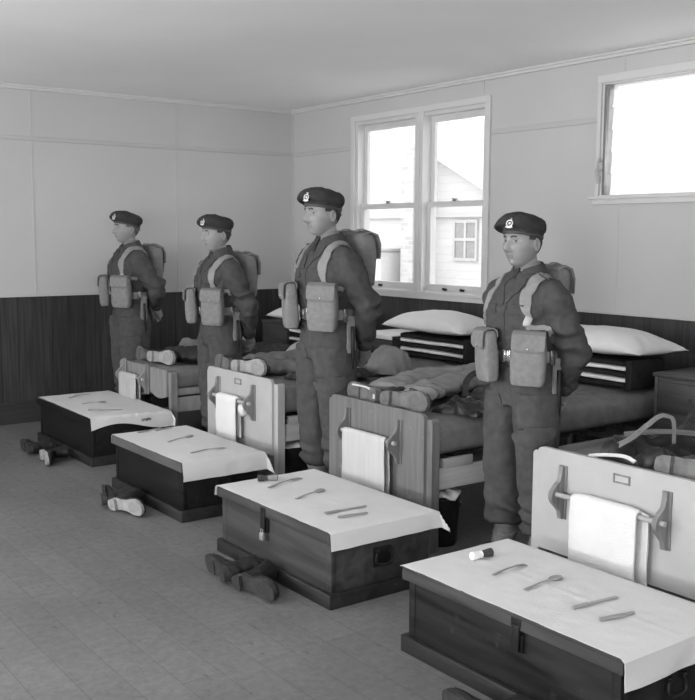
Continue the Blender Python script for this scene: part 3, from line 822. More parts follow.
# ------------------------------------------------------------------ beds
def bed(y1, y0, label, paint, style, rail, brk, ztop=.70, zm=(.47, .655), seed=0):
    """foot end at x=-2.23; y1 = far side, y0 = near side"""
    t = thing('bed', label, 'bed', (-2.2, (y0 + y1) / 2, 0), 0, 'barrack beds along the window wall')
    hw = (y1 - y0) / 2; px = .035; side = .045
    OX = 2.2
    def W(mb, x0, x1, a, b_, z0, z1, bev=.004): return mb.span(x0 + OX, x1 + OX, a, b_, z0, z1, bev)
    x = -2.225
    zp = ztop - .025
    fbm = MB(); zl = .235 if style != 'scallop' else .41
    if style == 'scallop':
        n = 40; top = []; low = []
        for k in range(n + 1):
            u = k / n; yy_ = -hw + side + u * (2 * hw - 2 * side)
            low.append((yy_, .405 - .055 * math.sin(u * PI) ** 2 * 0 - .03 * abs(math.sin(u * 3 * PI))))
        out = [(hw - side, ztop - .01), (-hw + side, ztop - .01)] + low
        Tm = Matrix(((0, 0, 1, x + OX), (1, 0, 0, 0), (0, 1, 0, 0), (0, 0, 0, 1)))
        fbm.prism(out, .0, .02, 0, Tm)
    else:
        # panel with rounded upper corners
        r = .03; out = [(-hw + side * .92, zl), (hw - side * .92, zl)]
        for k in range(7): a = PI / 2 * k / 6; out.append((hw - side * .92 - r + r * math.cos(a), ztop - r + r * math.sin(a)))
        for k in range(7): a = PI / 2 + PI / 2 * k / 6; out.append((-hw + side * .92 + r + r * math.cos(a), ztop - r + r * math.sin(a)))
        Tm = Matrix(((0, 0, 1, x + OX - .006), (1, 0, 0, 0), (0, 1, 0, 0), (0, 0, 0, 1)))
        fbm.prism(out, .0, .022, 0, Tm)
    fb = fbm.build('footboard', paint, t)
    if style != 'scallop':
        bt = MB(); W(bt, x + .018, x + .04, -hw + side, hw - side, .25, .33); bt.build('lower_rail', paint, fb)
    for s_ in (1, -1):
        p = MB(); a = s_ * (hw - side / 2)
        r = .018 if style != 'scallop' else .006
        out = [(a - side / 2, 0), (a + side / 2, 0)]
        for k in range(6): q = PI / 2 * k / 5; out.append((a + side / 2 - r + r * math.cos(q), zp - r + r * math.sin(q)))
        for k in range(6): q = PI / 2 + PI / 2 * k / 5; out.append((a - side / 2 + r + r * math.cos(q), zp - r + r * math.sin(q)))
        Tm = Matrix(((0, 0, 1, x + OX + .012), (1, 0, 0, 0), (0, 1, 0, 0), (0, 0, 0, 1)))
        p.prism(out, 0, .05, 0, Tm); p.build('post', paint, t)
        hp = MB(); W(hp, -.19, -.145, a - side / 2, a + side / 2, 0, .62); hp.build('post', M['bed_wood'], t)
        sr = MB()
        W(sr, x + .06, -.19, a - .011, a + .011, zm[0] - .155, zm[0] - .045)
        if s_ < 0 and style != 'scallop': W(sr, x + .10, x + .30, a - .014, a + .016, zm[0] - .05, zm[0] + .0, .003)
        if style == 'scallop': W(sr, x + .06, -.19, a - .011, a + .011, zm[0] - .03, zm[0] + .02)
        sr.build('side_rail', rail, t)
    hb_ = MB(); W(hb_, -.185, -.165, -hw + .03, hw - .03, .25, .60); hb_.build('headboard', M['bed_wood'], t)
    sl = MB()
    for k in range(12): W(sl, -2.08 + k * .165, -2.0 + k * .165, -hw + .16, hw - .16, zm[0] - .045, zm[0] - .018, .002)
    sl.build('slats', M['locker'], t)
    # brackets and rod
    ya = -.30 * hw * 2 + .02
    zc = (.535 if ztop > .69 else .508) if style != 'scallop' else .50
    br_m = M['bracket'] if style != 'scallop' else paint
    if style == 'brown': br_m = paint
    for yy_ in brk:
        # ogee outline in (x out, z)
        o2 = [(0, .115), (-.020, .112), (-.022, .085), (-.030, .055), (-.055, .035), (-.078, .012), (-.082, -.012), (-.072, -.035), (-.045, -.06), (-.028, -.08), (-.022, -.105), (-.02, -.112), (0, -.115)]
        bk = MB(); Tm = Matrix(((1, 0, 0, x + OX - .006), (0, 0, 1, yy_ - .011), (0, 1, 0, zc), (0, 0, 0, 1)))
        bk.prism(o2, 0, .022, 0, Tm)
        bk.span(x + OX - .012, x + OX - .006, yy_ - .022, yy_ + .022, zc - .115, zc + .115, .002)
        bk.build('towel_bracket', br_m, fb)['label'] = 'shaped wooden towel bracket'
    rod = MB(); rod.tube([(x + OX - .058, brk[1] - .03, zc), (x + OX - .058, brk[0] + .03, zc)], .011, 12); rod.build('towel_rod', M['rod'], fb)
    if style in ('white',):
        lb = MB(); yy_ = .0; zz = ztop - .058
        for (a, b_, c, d) in ((-.04, .04, .012, .018), (-.04, .04, -.018, -.012), (-.04, -.034, -.018, .018), (.034, .04, -.018, .018)):
            lb.span(x + OX - .010, x + OX - .005, yy_ + a, yy_ + b_, zz + c, zz + d, .001)
        lh = lb.build('label_holder', M['bracket'], fb)
        MB().span(x + OX - .0075, x + OX - .006, yy_ - .034, yy_ + .034, zz - .012, zz + .012).build('card', M['white_paint'], lh, False)
    if style == 'brown':
        sc = MB()
        for q in (.0, .016): sc.span(x + OX - .0075, x + OX - .005, .02 + q, .025 + q, ztop - .055, ztop - .035)
        sc.build('paint_mark', M['bed_wood_pale'], fb, False)
    # mattress with soft rounded edges and a tucked end
    mt = MB(); rings = []
    L0, L1 = -2.19 + OX, -.20 + OX; zc_ = (zm[0] + zm[1]) / 2; hz = (zm[1] - zm[0]) / 2; n = 44
    for i in range(49):
        u = i / 48; xx = L0 + (L1 - L0) * u
        e = min(1, min(u, 1 - u) / .035); e = math.sqrt(max(0, 1 - (1 - e) ** 2)) * .25 + .75 if e < 1 else 1
        if i in (0, 48): e = .70
        rg = ring(0, 0, 0, (hw - .012) * (.96 + .04 * e), hz * e, n, 4.5)
        rg = [Vector((xx, p.x, zc_ + p.y)) for p in rg]
        rings.append([p + Vector((0, .006 * nz(p, 5, seed), .012 * nz(p, 4, seed + 2) * (1 if p.z > zc_ else .2))) for p in rg])
    mt.loft(rings); mt.build('mattress', M['mattress'], t)
    return t
B = [(-.83, -1.75), (-2.305, -3.205), (-3.75, -4.63), (-5.30, -6.28)]
B1 = bed(*B[0], 'plain wooden bed with a short scalloped footboard by the end wall', M['bed_wood_pale'], 'scallop', M['bed_wood_pale'], (.31, -.10), .605, (.44, .60), 1)
B2 = bed(*B[1], 'white painted bed with narrow towel on its footboard, behind the second trunk', M['white_paint'], 'white', M['rail_pale'], (.2525, -.1975), .705, (.47, .665), 2)
B3 = bed(*B[2], 'grey brown wooden bed behind the bare brown trunk', M['bed_wood'], 'brown', M['rail_pale'], (.235, -.205), .705, (.47, .665), 3)
B4 = bed(*B[3], 'white painted bed with broad fluffy towel, nearest the viewer', M['white_paint'], 'white', M['rail_pale'], (.30, -.215), .682, (.47, .650), 4)

def towel(label, yc, w, zr, front, back, mat, thick=.012, seed=1, wide_back=0.0, xr=-2.283):
    """towel folded over the rod"""
    mb = MB(); rr = .0125
    path = []
    for k in range(14): path.append((-rr - .003, -front + front * k / 13))
    for k in range(1, 8): a = PI - PI * k / 8; path.append((math.cos(a) * (rr + .003), math.sin(a) * (rr + .003)))
    for k in range(14): path.append((rr + .003, -back * k / 13))
    ny = 22; outer = []; inner = []
    n = len(path)
    for i, (px, pz) in enumerate(path):
        q = path[min(i + 1, n - 1)]; p = path[max(i - 1, 0)]
        tx, tz = q[0] - p[0], q[1] - p[1]; l = math.hypot(tx, tz); nx_, nz_ = -tz / l, tx / l
        ro = []; ri = []
        ext = wide_back * (1 if i > n * .55 else 0)
        for j in range(ny + 1):
            yy_ = yc + w / 2 - (w + ext) * j / ny
            wv = .004 * nz((px, yy_, pz), 9, seed) * (1 if abs(pz) > .03 else .3)
            th = thick * (1 - .5 * (abs(2 * j / ny - 1) ** 8))
            ro.append(Vector((xr + px + nx_ * th + wv, yy_ + .006 * nz((pz, 0, 0), 8, seed + 3 * (j > ny / 2)), zr + pz + nz_ * th)))
            ri.append(Vector((xr + px, yy_ + .006 * nz((pz, 0, 0), 8, seed + 3 * (j > ny / 2)), zr + pz)))
        outer.append(ro); inner.append(ri)
    rings = [o + i_[::-1] for o, i_ in zip(outer, inner)]
    mb.loft(rings)
    me = mb.mesh('towel', mat)
    displace(me, lambda c, n_: .0015 * nz(c, 60, seed))
    return tag(link('towel', me), label, 'towel', 'towels hung on the footboards')
towel('greyish crumpled towel hung on the scalloped wooden footboard', -1.165, .31, .50, .20, .22, M['towel_grey'], .010, 3)
towel('narrow folded white towel on the white footboard behind the second trunk', -2.715, .25, .535, .265, .24, M['towel'], .014, 5)
towel('plain flat white towel on the grey brown footboard', -4.177, .365, .535, .30, .32, M['towel_plain'], .007, 8, .0)
towel('broad fluffy white towel on the nearest white footboard', -5.755, .325, .508, .285, .30, M['towel'], .018, 9, .03)
# rolled end of a second towel on the second bed's rod
rt = MB(); rt.loft([[Vector((-2.283 + rr * math.cos(a), y, .485 + zz + 1.5 * rr * math.sin(a))) for a in [2 * PI * k / 20 for k in range(20)]] for y, rr, zz in ((-2.862, .012, .01), (-2.87, .02, .005), (-2.89, .024, 0), (-2.915, .024, -.004), (-2.928, .015, -.004))])
tag(rt.build('face_flannel', M['towel']), 'small white flannel hung beside the narrow towel on the white footboard', 'flannel')

# ------------------------------------------------------------------ bedding at the bed heads
def pillow(label, loc, L, D, T_, rz, seed, group='pillows at the bed heads'):
    mb = MB(); nu, nv = 46, 28; vs = []; fs = []
    for side in (1, -1):
        for i in range(nu + 1):
            for j in range(nv + 1):
                u = 2 * i / nu - 1; v = 2 * j / nv - 1
                prof = (max(0, 1 - abs(u) ** 2.4) ** .55) * (max(0, 1 - abs(v) ** 2.4) ** .55)
                pin = 1 - .10 * (1 - abs(u) ** 2) * abs(v) ** 3
                piny = 1 - .10 * (1 - abs(v) ** 2) * abs(u) ** 3
                x = v * D / 2 * pin; y = u * L / 2 * piny
                wr = .012 * nz((x, y, side), 7, seed) * prof + .02 * prof * nz((x, y, 0), 3, seed)
                wr += .006 * math.sin(14 * math.atan2(v, u)) * (1 - prof) * min(1, 3 * prof)
                z = side * (T_ / 2 * prof * (1.15 if side > 0 else .62) + wr * (1 if side > 0 else .3))
                droop = -.018 * abs(u) ** 3
                vs.append((x, y, z + droop))
    o = (nu + 1) * (nv + 1)
    for s_ in (0, 1):
        for i in range(nu):
            for j in range(nv):
                a = s_ * o + i * (nv + 1) + j
                f = [a, a + nv + 1, a + nv + 2, a + 1]; fs.append(f if s_ == 0 else f[::-1])
    mb.add(vs, fs)
    me = mb.mesh('pillow', M['pillow'], True, False)
    bm = bmesh.new(); bm.from_mesh(me); bmesh.ops.remove_doubles(bm, verts=bm.verts, dist=1e-4); bmesh.ops.recalc_face_normals(bm, faces=bm.faces); bm.to_mesh(me); bm.free(); shade(me, 80)
    ob = link('pillow', me); ob.location = loc; ob.rotation_euler = (0, 0, rz)
    return tag(ob, label, 'pillow', group)
def bedpack(label, x, y1, y0, z0, h):
    """blankets and sheets folded in a block, wrapped round the near end by one more blanket"""
    t = thing('bedding_block', label, 'bedding', (x, (y0 + y1) / 2, z0), 0, 'folded blankets and sheets at the bed heads')
    hw = (y1 - y0) / 2; d = .30; lay = h / 5
    for k in range(5):
        mb = MB(); z = k * lay
        s_ = k in (1, 3)
        n = 26; rings = []
        th = lay * (.92 if s_ else 1.10)
        zc = z + lay / 2
        for i in range(n + 1):
            u = i / n; yy_ = -hw + .02 + (2 * hw - .02) * u
            sag = .008 * nz((yy_, k, 0), 3, k + x)
            rg = ring(0, 0, 0, d / 2 - (.001 if s_ else 0), th / 2, 20, 4)
            e = .85 if i in (0, n) else 1
            rings.append([Vector((p.x * e + d / 2, yy_, zc + p.y * e + sag)) for p in rg])
        mb.loft(rings); mb.build('folded_sheet' if s_ else 'folded_blanket', M['sheet' if s_ else 'blanket'], t)
    wr = MB(); wr.box((d / 2 + .004, -hw + .0, h / 2 + .004), (d + .008, .05, h + .008), .012)
    wr.build('wrapping_blanket', M['blanket'], t)
    return t
bedpack('dark folded blankets with white sheet edges on the bed by the end wall', -.60, B[0][0] + .02, B[0][1] + .02, .612, .185)
bedpack('dark folded blankets with white sheet edges below the sash window', -.61, -2.40, -3.15, .677, .172)
bedpack('dark folded blankets with white sheet edges behind the nearest standing man', -.61, -3.85, -4.56, .677, .172)
bedpack('dark folded blankets with white sheet edges on the bed nearest the viewer', -.61, B[3][0] - .05, B[3][1] + .15, .662, .172)
pillow('white pillow on the folded blankets of the bed by the end wall', (-.44, -1.08, .880), 1.0, .48, .18, .04, 3)
pillow('plump white pillow on folded blankets below the sash window', (-.44, -2.73, .92), .94, .48, .19, -.03, 9)
pillow('white pillow on folded blankets with its end sticking out behind the nearest man', (-.42, -4.17, .92), 1.02, .48, .19, -.02, 15)
pillow('white pillow on the folded blankets of the bed nearest the viewer', (-.42, -5.75, .90), .95, .48, .17, 0, 21)

def locker(y1, y0, label, xf=-.56, h=.80):
    t = thing('locker', label, 'locker', (xf, (y0 + y1) / 2, 0), 0, 'wooden bedside lockers')
    hw = (y1 - y0) / 2; d = -xf - .04
    MB().span(0.008, d, -hw + .008, hw - .008, .0, h - .02, .003).build('carcass', M['locker'], t)
    MB().span(-.008, d + .004, -hw - .004, hw + .004, h - .024, h, .004).build('top', M['locker'], t)
    for a in (-hw + .008, hw - .030): MB().span(-.002, .01, a, a + .022, .0, h - .024, .002).build('face_stile', M['locker'], t)
    dh = (h - .08) / 4
    for k in range(4):
        dr = MB(); dr.span(-.004, .012, -hw + .034, hw - .034, .045 + k * dh, .045 + (k + 1) * dh - .014, .004)
        o = dr.build('drawer', M['locker'], t)
        kb = MB(); kb.tube([(-.004, 0, .045 + (k + .5) * dh - .007), (-.012, 0, .045 + (k + .5) * dh - .007), (-.022, 0, .045 + (k + .5) * dh - .007)], [.006, .007, .013], 12); kb.build('knob', M['locker'], o)
    return t
locker(-.32, -.76, 'dark wooden drawer locker beside the bed by the end wall')
locker(-1.84, -2.28, 'dark wooden drawer locker with white cover under the sash window')
locker(-4.705, -5.20, 'dark wooden drawer locker beside the nearest bed')
lc_ = MB(); lc_.span(-.575, -.05, -2.285, -1.84, .802, .808, .002); lc_.span(-.578, -.570, -2.285, -1.84, .775, .808, .002)
tag(lc_.build('locker_cover', M['sheet']), 'white cover cloth on the locker top under the sash window', 'cloth')

# ------------------------------------------------------------------ buckets under the beds
def bucket(label, cl, x, y, rot):
    t = thing('bucket', label, 'bucket', (x, y, 0), rot, 'black buckets under the beds')
    n = 28; pr = [(0, .078), (.012, .082), (.24, .098), (.25, .102), (.255, .099), (.25, .093), (.02, .078)]
    MB().loft([[Vector((r * math.cos(2 * PI * k / n), r * math.sin(2 * PI * k / n), z)) for k in range(n)] for z, r in pr]).build('pail', M['dark_metal'], t)
    hd = MB(); hd.tube(smoothpath([(0, -.104, .235), (.05, -.09, .20), (.1, 0, .17), (.05, .09, .20), (0, .104, .235)], 5), .004, 8); hd.build('bail', M['metal'], t)
    c = MB(); rings = []
    for z, r in ((.257, .085), (.260, .104), (.268, .106), (.276, .098), (.284, .07), (.288, .03)):
        rings.append([Vector((x + (r + .010 * nz((k, z * 10, 0), .9, y)) * math.cos(2 * PI * k / n), y + (r + .010 * nz((k, z * 10, 0), .9, y)) * math.sin(2 * PI * k / n), z + .016 * nz((k, z, 3), .5, y))) for k in range(n)])
    c.loft(rings)
    tag(c.build('rag', M['cloth']), cl, 'cloth', 'pale cloths over the buckets')
bucket('black bucket under the plain wooden bed by the end wall', 'pale cloth bundled over the bucket under the bed by the end wall', -1.80, -1.62, 0)
bucket('black bucket under the white bed with the narrow towel', 'pale cloth over the bucket under the white bed with the narrow towel', -2.02, -3.09, .5)
bucket('black bucket under the grey brown bed', 'pale cloth over the bucket under the grey brown bed', -2.05, -4.52, .5)

# ------------------------------------------------------------------ kit laid out on the beds
def garment(name, label, cat, corners, z0, thick, mat, seed, fold=.02, fq=9.0, dirn=0.0, group=None, edge=.03, n=(64, 56)):
    """folded cloth lying on a bed: footprint from four plan corners, ridged folds on top"""
    nx, ny = n; c = [Vector((a, b, 0)) for a, b in corners]
    top = []; low = []
    for i in range(nx + 1):
        for j in range(ny + 1):
            u, v = i / nx, j / ny
            p = (c[0] * (1 - u) + c[1] * u) * (1 - v) + (c[3] * (1 - u) + c[2] * u) * v
            e = min(u, 1 - u, v, 1 - v)
            p = p + Vector((nz((u * 3, v * 3, 0), 1.5, seed), nz((u * 3, v * 3, 5), 1.5, seed), 0)) * edge
            q = p.x * math.cos(dirn) + p.y * math.sin(dirn)
            r = 1 - abs(nz((q * fq, (p.x + p.y) * 1.6, 0), 1.0, seed))            # ridged
            r2 = 1 - abs(nz((p.x * 8, p.y * 8, 0), 1.6, seed + 9))
            k = (1 - (1 - min(1, e / .10)) ** 2) ** .5
            h = k * (thick * (.65 + .6 * nz((p.x, p.y, 0), 4, seed + 4)) + fold * 1.3 * (r ** 3 - .3) * k + fold * .6 * (r2 ** 3 - .3) * k) + .006
            top.append(Vector((p.x, p.y, z0 + max(.004, h)))); low.append(Vector((p.x, p.y, z0)))
    I = lambda i, j: i * (ny + 1) + j; o = len(top); fs = []
    for i in range(nx):
        for j in range(ny):
            f = [I(i, j), I(i + 1, j), I(i + 1, j + 1), I(i, j + 1)]; fs.append(f); fs.append([q + o for q in f[::-1]])
    rim = [I(i, 0) for i in range(nx)] + [I(nx, j) for j in range(ny)] + [I(i, ny) for i in range(nx, 0, -1)] + [I(0, j) for j in range(ny, 0, -1)]
    for k in range(len(rim)):
        a, b = rim[k], rim[(k + 1) % len(rim)]; fs.append([a, a + o, b + o, b])
    mb = MB(); mb.add(top + low, fs)
    return tag(mb.build(name, mat, None, True, 70), label, cat, group)
def leg_tube(pts, r, seed, flat=.42, n=40):
    mb = MB(); path = smoothpath(pts, 14); L = len(path)
    rad = [r * (1 + .10 * math.sin(i * 1.1 + seed)) * min(1, .86 + .07 * min(i, L - 1 - i)) * (1.0 + .12 * i / L) for i in range(L)]
    mb.tube(path, rad, n, 0, None, flat)
    me = mb.mesh('leg', [M['coat_mid']]); displace(me, lambda c, n_: .012 * nz((c.x * .6, c.y, c.z), 7, seed) + .018 * (1 - abs(nz((c.x * .22 + c.y * .3, c.y, c.z * .5), 15, seed))) ** 5 - .006)
    return me
def trousers(label, legs, r, mat, seed, waist=None):
    t = thing('folded_trousers', label, 'trousers', (0, 0, 0), 0, 'trousers laid out on the beds')
    x0 = Vector(legs[0][0]); t.location = (x0.x, x0.y, 0)
    for i, p in enumerate(legs):
        me = leg_tube([Vector(q) - Vector((x0.x, x0.y, 0)) for q in p], r, seed + i * 5); me.materials.clear(); me.materials.append(mat); link('trouser_leg', me, t)
    return t
BB = 'boots laid at the bed ends'
def bed_boot(label, y, d, z, sole, x=-2.17, s=1.2, **k):
    b_ = boot(label, (x, y, z), d, sole, BB, **k); b_.scale = (s, s, s); return b_
ZB = .672
bed_boot('boot with grey sole on the grey brown bed, toe to the end wall', -4.03, 1, ZB + .058, 'sole_mid', spin=-.10, lean=.10)
bb = bed_boot('boot with broad grey sole on the grey brown bed, toe to the viewer', -4.27, -1, ZB + .058, 'sole_mid', spin=.12, lean=.12)
tp_ = MB(); strap(tp_, [(-2.19, -3.935, .772), (-2.155, -4.02, .762), (-2.165, -4.09, .742), (-2.20, -4.14, .722)], .011, .003, None, sub=5, normals=[(-.4, 0, 1)])
tag(tp_.build('white_tape', M['sheet']), 'white tape tied across the boot heels on the grey brown bed', 'tape')
trousers('pale drill trousers laid out behind the boots on the grey brown bed', [[(-2.04, -4.03, .745), (-1.80, -3.92, .752), (-1.35, -3.84, .75), (-.80, -3.84, .745)], [(-1.96, -4.24, .74), (-1.75, -4.14, .74), (-1.40, -4.03, .74), (-.95, -4.0, .74)]], .105, M['bag'], 3)
gj = garment('folded_jacket', 'crumpled wool jacket with turned back lapel lying on the grey brown bed', 'jacket', [(-1.74, -4.33), (-1.32, -4.22), (-1.30, -4.62), (-1.62, -4.60)], ZB - .004, .10, M['coat'], 5, .035, 7, .6)
garment('leather_jerkin', 'shiny black leather jerkin lying on the grey brown bed', 'jerkin', [(-2.02, -4.40), (-1.75, -4.36), (-1.55, -4.66), (-1.92, -4.66)], ZB - .004, .035, M['jerkin'], 8, .035, 11, 1.2)
lp = MB(); strap(lp, [(-1.72, -4.34, .71), (-1.60, -4.22, .775), (-1.46, -4.17, .81), (-1.34, -4.20, .80), (-1.30, -4.30, .73)], .035, .006, None, sub=7, normals=[(-.5, -.6, .7)])
lp.build('lapel', M['coat'], gj)
# second bed
bed_boot('boot with grey sole on the bed with the narrow towel, toe to end wall', -2.45, 1, ZB + .058, 'sole_mid', spin=-.18, lean=.16)
bed_boot('boot with pale sole on the white bed with the narrow towel', -2.68, -1, ZB + .058, 'sole_pale', spin=.14, lean=.10)
trousers('dark trousers laid out behind the boots on the white bed with the narrow towel', [[(-2.0, -2.48, .72), (-1.80, -2.50, .735), (-1.45, -2.52, .74), (-1.1, -2.50, .735)], [(-2.0, -2.72, .715), (-1.80, -2.78, .72), (-1.65, -2.80, .72), (-1.50, -2.80, .715)]], .100, M['coat_mid'], 9)
garment('greatcoat', 'dark folded greatcoat across the white bed with the narrow towel', 'coat', [(-2.0, -2.96), (-1.47, -2.95), (-1.45, -3.20), (-1.9, -3.20)], ZB - .004, .045, M['coat'], 15, .03, 10, 1.0)
ls_ = MB(); strap(ls_, [(-1.62, -2.34, .70), (-1.55, -2.40, .80), (-1.42, -2.50, .835), (-1.30, -2.62, .80), (-1.28, -2.70, .72)], .05, .005, None, sub=8, normals=[(-.7, -.5, .5)])
tag(ls_.build('webbing_loop', M['webbing_pale']), 'pale webbing loop standing on the white bed behind the tallest man', 'strap')
dm = MB(); dm.ellipsoid((0, 0, .0), (.15, .165, .145), 40, 24)
dmm = dm.mesh('canvas_bag', M['bag']); displace(dmm, lambda c, n_: .018 * nz(c, 8, 4) + .016 * (1 - abs(nz(c, 13, 6))) ** 5 + .010 * math.sin(math.atan2(c.y, c.x) * 9 + 3 * nz(c, 6, 2)) * max(0, .6 - c.z * 3))
for v_ in dmm.vertices: v_.co.z = max(v_.co.z, -.02) if v_.co.z < 0 else v_.co.z
o = link('canvas_bag', dmm); o.location = (-1.25, -3.07, ZB + .02); tag(o, 'rounded pale canvas bag on the bed below the striped blankets under the window', 'bag')
garment('pale_wrap', 'pale crumpled cloth lying beside the canvas bag under the window', 'cloth', [(-1.45, -2.78), (-1.15, -2.76), (-1.12, -2.92), (-1.40, -2.94)], ZB - .004, .05, M['sheet'], 21, .02, 9, 0)
# bed by the end wall
bed_boot('boot with grey sole on the plain wooden bed, toe to the end wall', -1.11, 1, .660, 'sole_mid', x=-2.16, spin=-.2, lean=.15)
bed_boot('boot with pale sole on the plain wooden bed, toe to the viewer', -1.36, -1, .660, 'sole_pale', x=-2.16, spin=.15, lean=.12)
trousers('dark trousers laid out on the plain wooden bed by the end wall', [[(-2.0, -1.24, .665), (-1.75, -1.32, .67), (-1.4, -1.36, .67), (-1.05, -1.38, .665)], [(-2.0, -1.44, .665), (-1.75, -1.54, .665), (-1.4, -1.58, .665), (-1.1, -1.60, .665)]], .088, M['coat'], 13)
garment('khaki_jacket', 'lighter khaki jacket with raised fold on the plain wooden bed', 'jacket', [(-1.75, -.95), (-1.2, -.92), (-1.2, -1.20), (-1.7, -1.22)], .598, .13, M['coat_mid'], 18, .05, 8, 1.0)
# nearest bed
bed_boot('boot with grey sole on the nearest white bed', -6.0, -1, .702, 'sole_mid', x=-2.165, spin=.10, lean=.2)
garment('leather_jerkin', 'dark creased leather jerkin heaped on the nearest white bed', 'jerkin', [(-2.12, -5.56), (-1.66, -5.52), (-1.66, -5.84), (-2.08, -5.87)], .655, .06, M['jerkin'], 31, .045, 10, .9)
garment('greatcoat', 'dark wool greatcoat folded on the nearest white bed beside the locker', 'coat', [(-1.58, -5.52), (-.95, -5.48), (-.90, -6.22), (-1.55, -6.22)], .655, .10, M['coat'], 33, .04, 7, 1.2)
garment('folded_jacket', 'crumpled wool jacket between boot and greatcoat on the nearest white bed', 'jacket', [(-1.90, -5.92), (-1.65, -5.90), (-1.62, -6.22), (-1.90, -6.22)], .655, .085, M['coat_mid'], 37, .04, 9, .5)
s1_ = MB(); strap(s1_, [(-2.06, -5.63, .71), (-2.03, -5.685, .755), (-1.985, -5.765, .842), (-1.968, -5.80, .852), (-1.965, -5.83, .835), (-1.985, -5.85, .75)], lambda u: .028 - .014 * u, .004, None, sub=8, normals=[(-.4, -.5, .75)])
tag(s1_.build('webbing_strap', M['coat_mid']), 'webbing strap standing up in a loop on the nearest white bed', 'strap')
s2_ = MB(); strap(s2_, [(-2.16, -5.56, .668), (-2.15, -5.64, .685), (-2.13, -5.72, .69), (-2.14, -5.78, .68)], .016, .004, None, sub=8, normals=[(-.5, 0, .9)])
tag(s2_.build('white_tape', M['sheet']), 'white tape lying on the nearest white bed behind its footboard', 'tape')
s3_ = MB(); strap(s3_, [(-1.98, -5.60, .745), (-1.88, -5.72, .765), (-1.80, -5.9, .77), (-1.7, -6.1, .765)], .035, .005, None, sub=7, normals=[(-.3, 0, 1)])
tag(s3_.build('webbing_strap', M['coat_mid']), 'broad webbing strap lying across the dark jerkin on the nearest white bed', 'strap')

# ------------------------------------------------------------------ soldiers
# own frame: facing -y, own left = +x, up z; drawn for a bare-headed height of 1.75 m
HC = Vector((0, -.030, 1.635))            # head centre

def gauss(P, c, s, axis=None):
    d = (P - np.array(c)) / np.array(s)
    return np.exp(-.5 * (d ** 2).sum(1))

def head_verts(nu=150, nv=110, grow=0.0, features=True, v=None):
    v = v or {}
    th = np.linspace(0, PI, nv + 1); ph = np.linspace(0, 2 * PI, nu, endpoint=False)
    T_, P_ = np.meshgrid(th, ph, indexing='ij')
    x = np.sin(T_) * np.sin(P_); y = -np.sin(T_) * np.cos(P_); z = np.cos(T_)
    x, y, z = x.ravel(), y.ravel(), z.ravel()
    X_ = .0765 * np.sign(x) * np.abs(x) ** .92; Y_ = .098 * y; Z_ = .118 * z
    t = np.clip(-z, 0, 1)
    front = np.clip(-y, 0, 1)
    jw = v.get('jaw', .30)
    X_ = X_ * (1 - jw * t ** 1.7)
    Y_ = np.where(y < 0, Y_ * (1 - .10 * t ** 3), Y_ * (1 - .50 * t ** 1.1))
    # chin carried forward, face plane flattened
    Y_ = np.where((y < 0) & (z < 0), Y_ - .022 * t ** 2 * (1 - .3 * np.abs(x)), Y_)
    Z_ = np.where(z < -.7, Z_ * .985, Z_)
    P = np.stack([X_, Y_, Z_], 1)
    if grow:
        n = P / np.linalg.norm(P, axis=1)[:, None]; P = P + n * grow
    if features:
        f = (P[:, 1] < 0).astype(float)
        zz = P[:, 2]; xx = P[:, 0]
        # nose ridge
        k = np.interp(zz, [-.056, -.048, -.041, -.030, -.010, .008, .022], [0, .014, .030, .026, .016, .007, 0])
        w = np.interp(zz, [-.056, -.040, -.02, .01], [.012, .0115, .009, .0085])
        P[:, 1] -= f * k * v.get('nose', 1) * np.exp(-.5 * (xx / w) ** 2)
        for s_ in (1, -1):
            P[:, 1] -= f * .009 * gauss(P * [1, 0, 1], (s_ * .0135, 0, -.044), (.006, 1, .0065))
            P[:, 1] += f * .0165 * gauss(P * [1, 0, 1], (s_ * .031, 0, .001), (.0135, 1, .0085))
            P[:, 1] -= f * .006 * gauss(P * [1, 0, 1], (s_ * .028, 0, .0185), (.019, 1, .0055)) * v.get('brow', 1)
            P[:, 1] -= f * .005 * gauss(P * [1, 0, 1], (s_ * .043, 0, -.026), (.016, 1, .014)) * v.get('cheek', 1)
            P[:, 0] += s_ * .004 * gauss(P, (s_ * .058, -.055, -.026), (.02, .03, .016)) * v.get('cheek', 1)
            P[:, 1] += f * .0035 * gauss(P * [1, 0, 1], (s_ * .030, 0, -.066), (.008, 1, .016))
        g2 = lambda c, s: gauss(P * [1, 0, 1], (c[0], 0, c[1]), (s[0], 1, s[1]))
        P[:, 1] -= f * .0042 * g2((0, -.0635), (.016, .0045))
        P[:, 1] += f * .0045 * g2((0, -.0692), (.023, .0022))
        P[:, 1] -= f * .0040 * g2((0, -.0750), (.014, .0045))
        P[:, 1] += f * .0045 * g2((0, -.0870), (.018, .0050))
        P[:, 1] -= f * .0095 * g2((0, -.1030), (.018, .0100)) * v.get('chin', 1)
    return P, nu, nv

def head_mesh(mb, v, T):
    P, nu, nv = head_verts(v=v)
    vs = [Vector(p) for p in P]; fs = []
    for i in range(nv):
        for j in range(nu):
            k = (j + 1) % nu; fs.append([i * nu + j, (i + 1) * nu + j, (i + 1) * nu + k, i * nu + k])
    mb.add(vs, fs, 0, T)
    for s_ in (1, -1):                       # ears: dished shells
        rings = []
        for (q, sc) in ((-.006, .55), (0, .95), (.008, 1.0), (.011, .9), (.007, .60), (.005, .3)):
            rg = []
            for k in range(20):
                a = 2 * PI * k / 20
                yy = .017 * math.cos(a) * sc; zz = (.030 * math.sin(a)) * sc
                if zz < 0: yy *= 1 + .35 * zz / .03
                rg.append(Vector((s_ * (.0745 + q + .10 * (yy + .012)), .012 + yy - .15 * zz, -.008 + zz)))
            rings.append(rg)
        mb.loft(rings, 0, True, T)

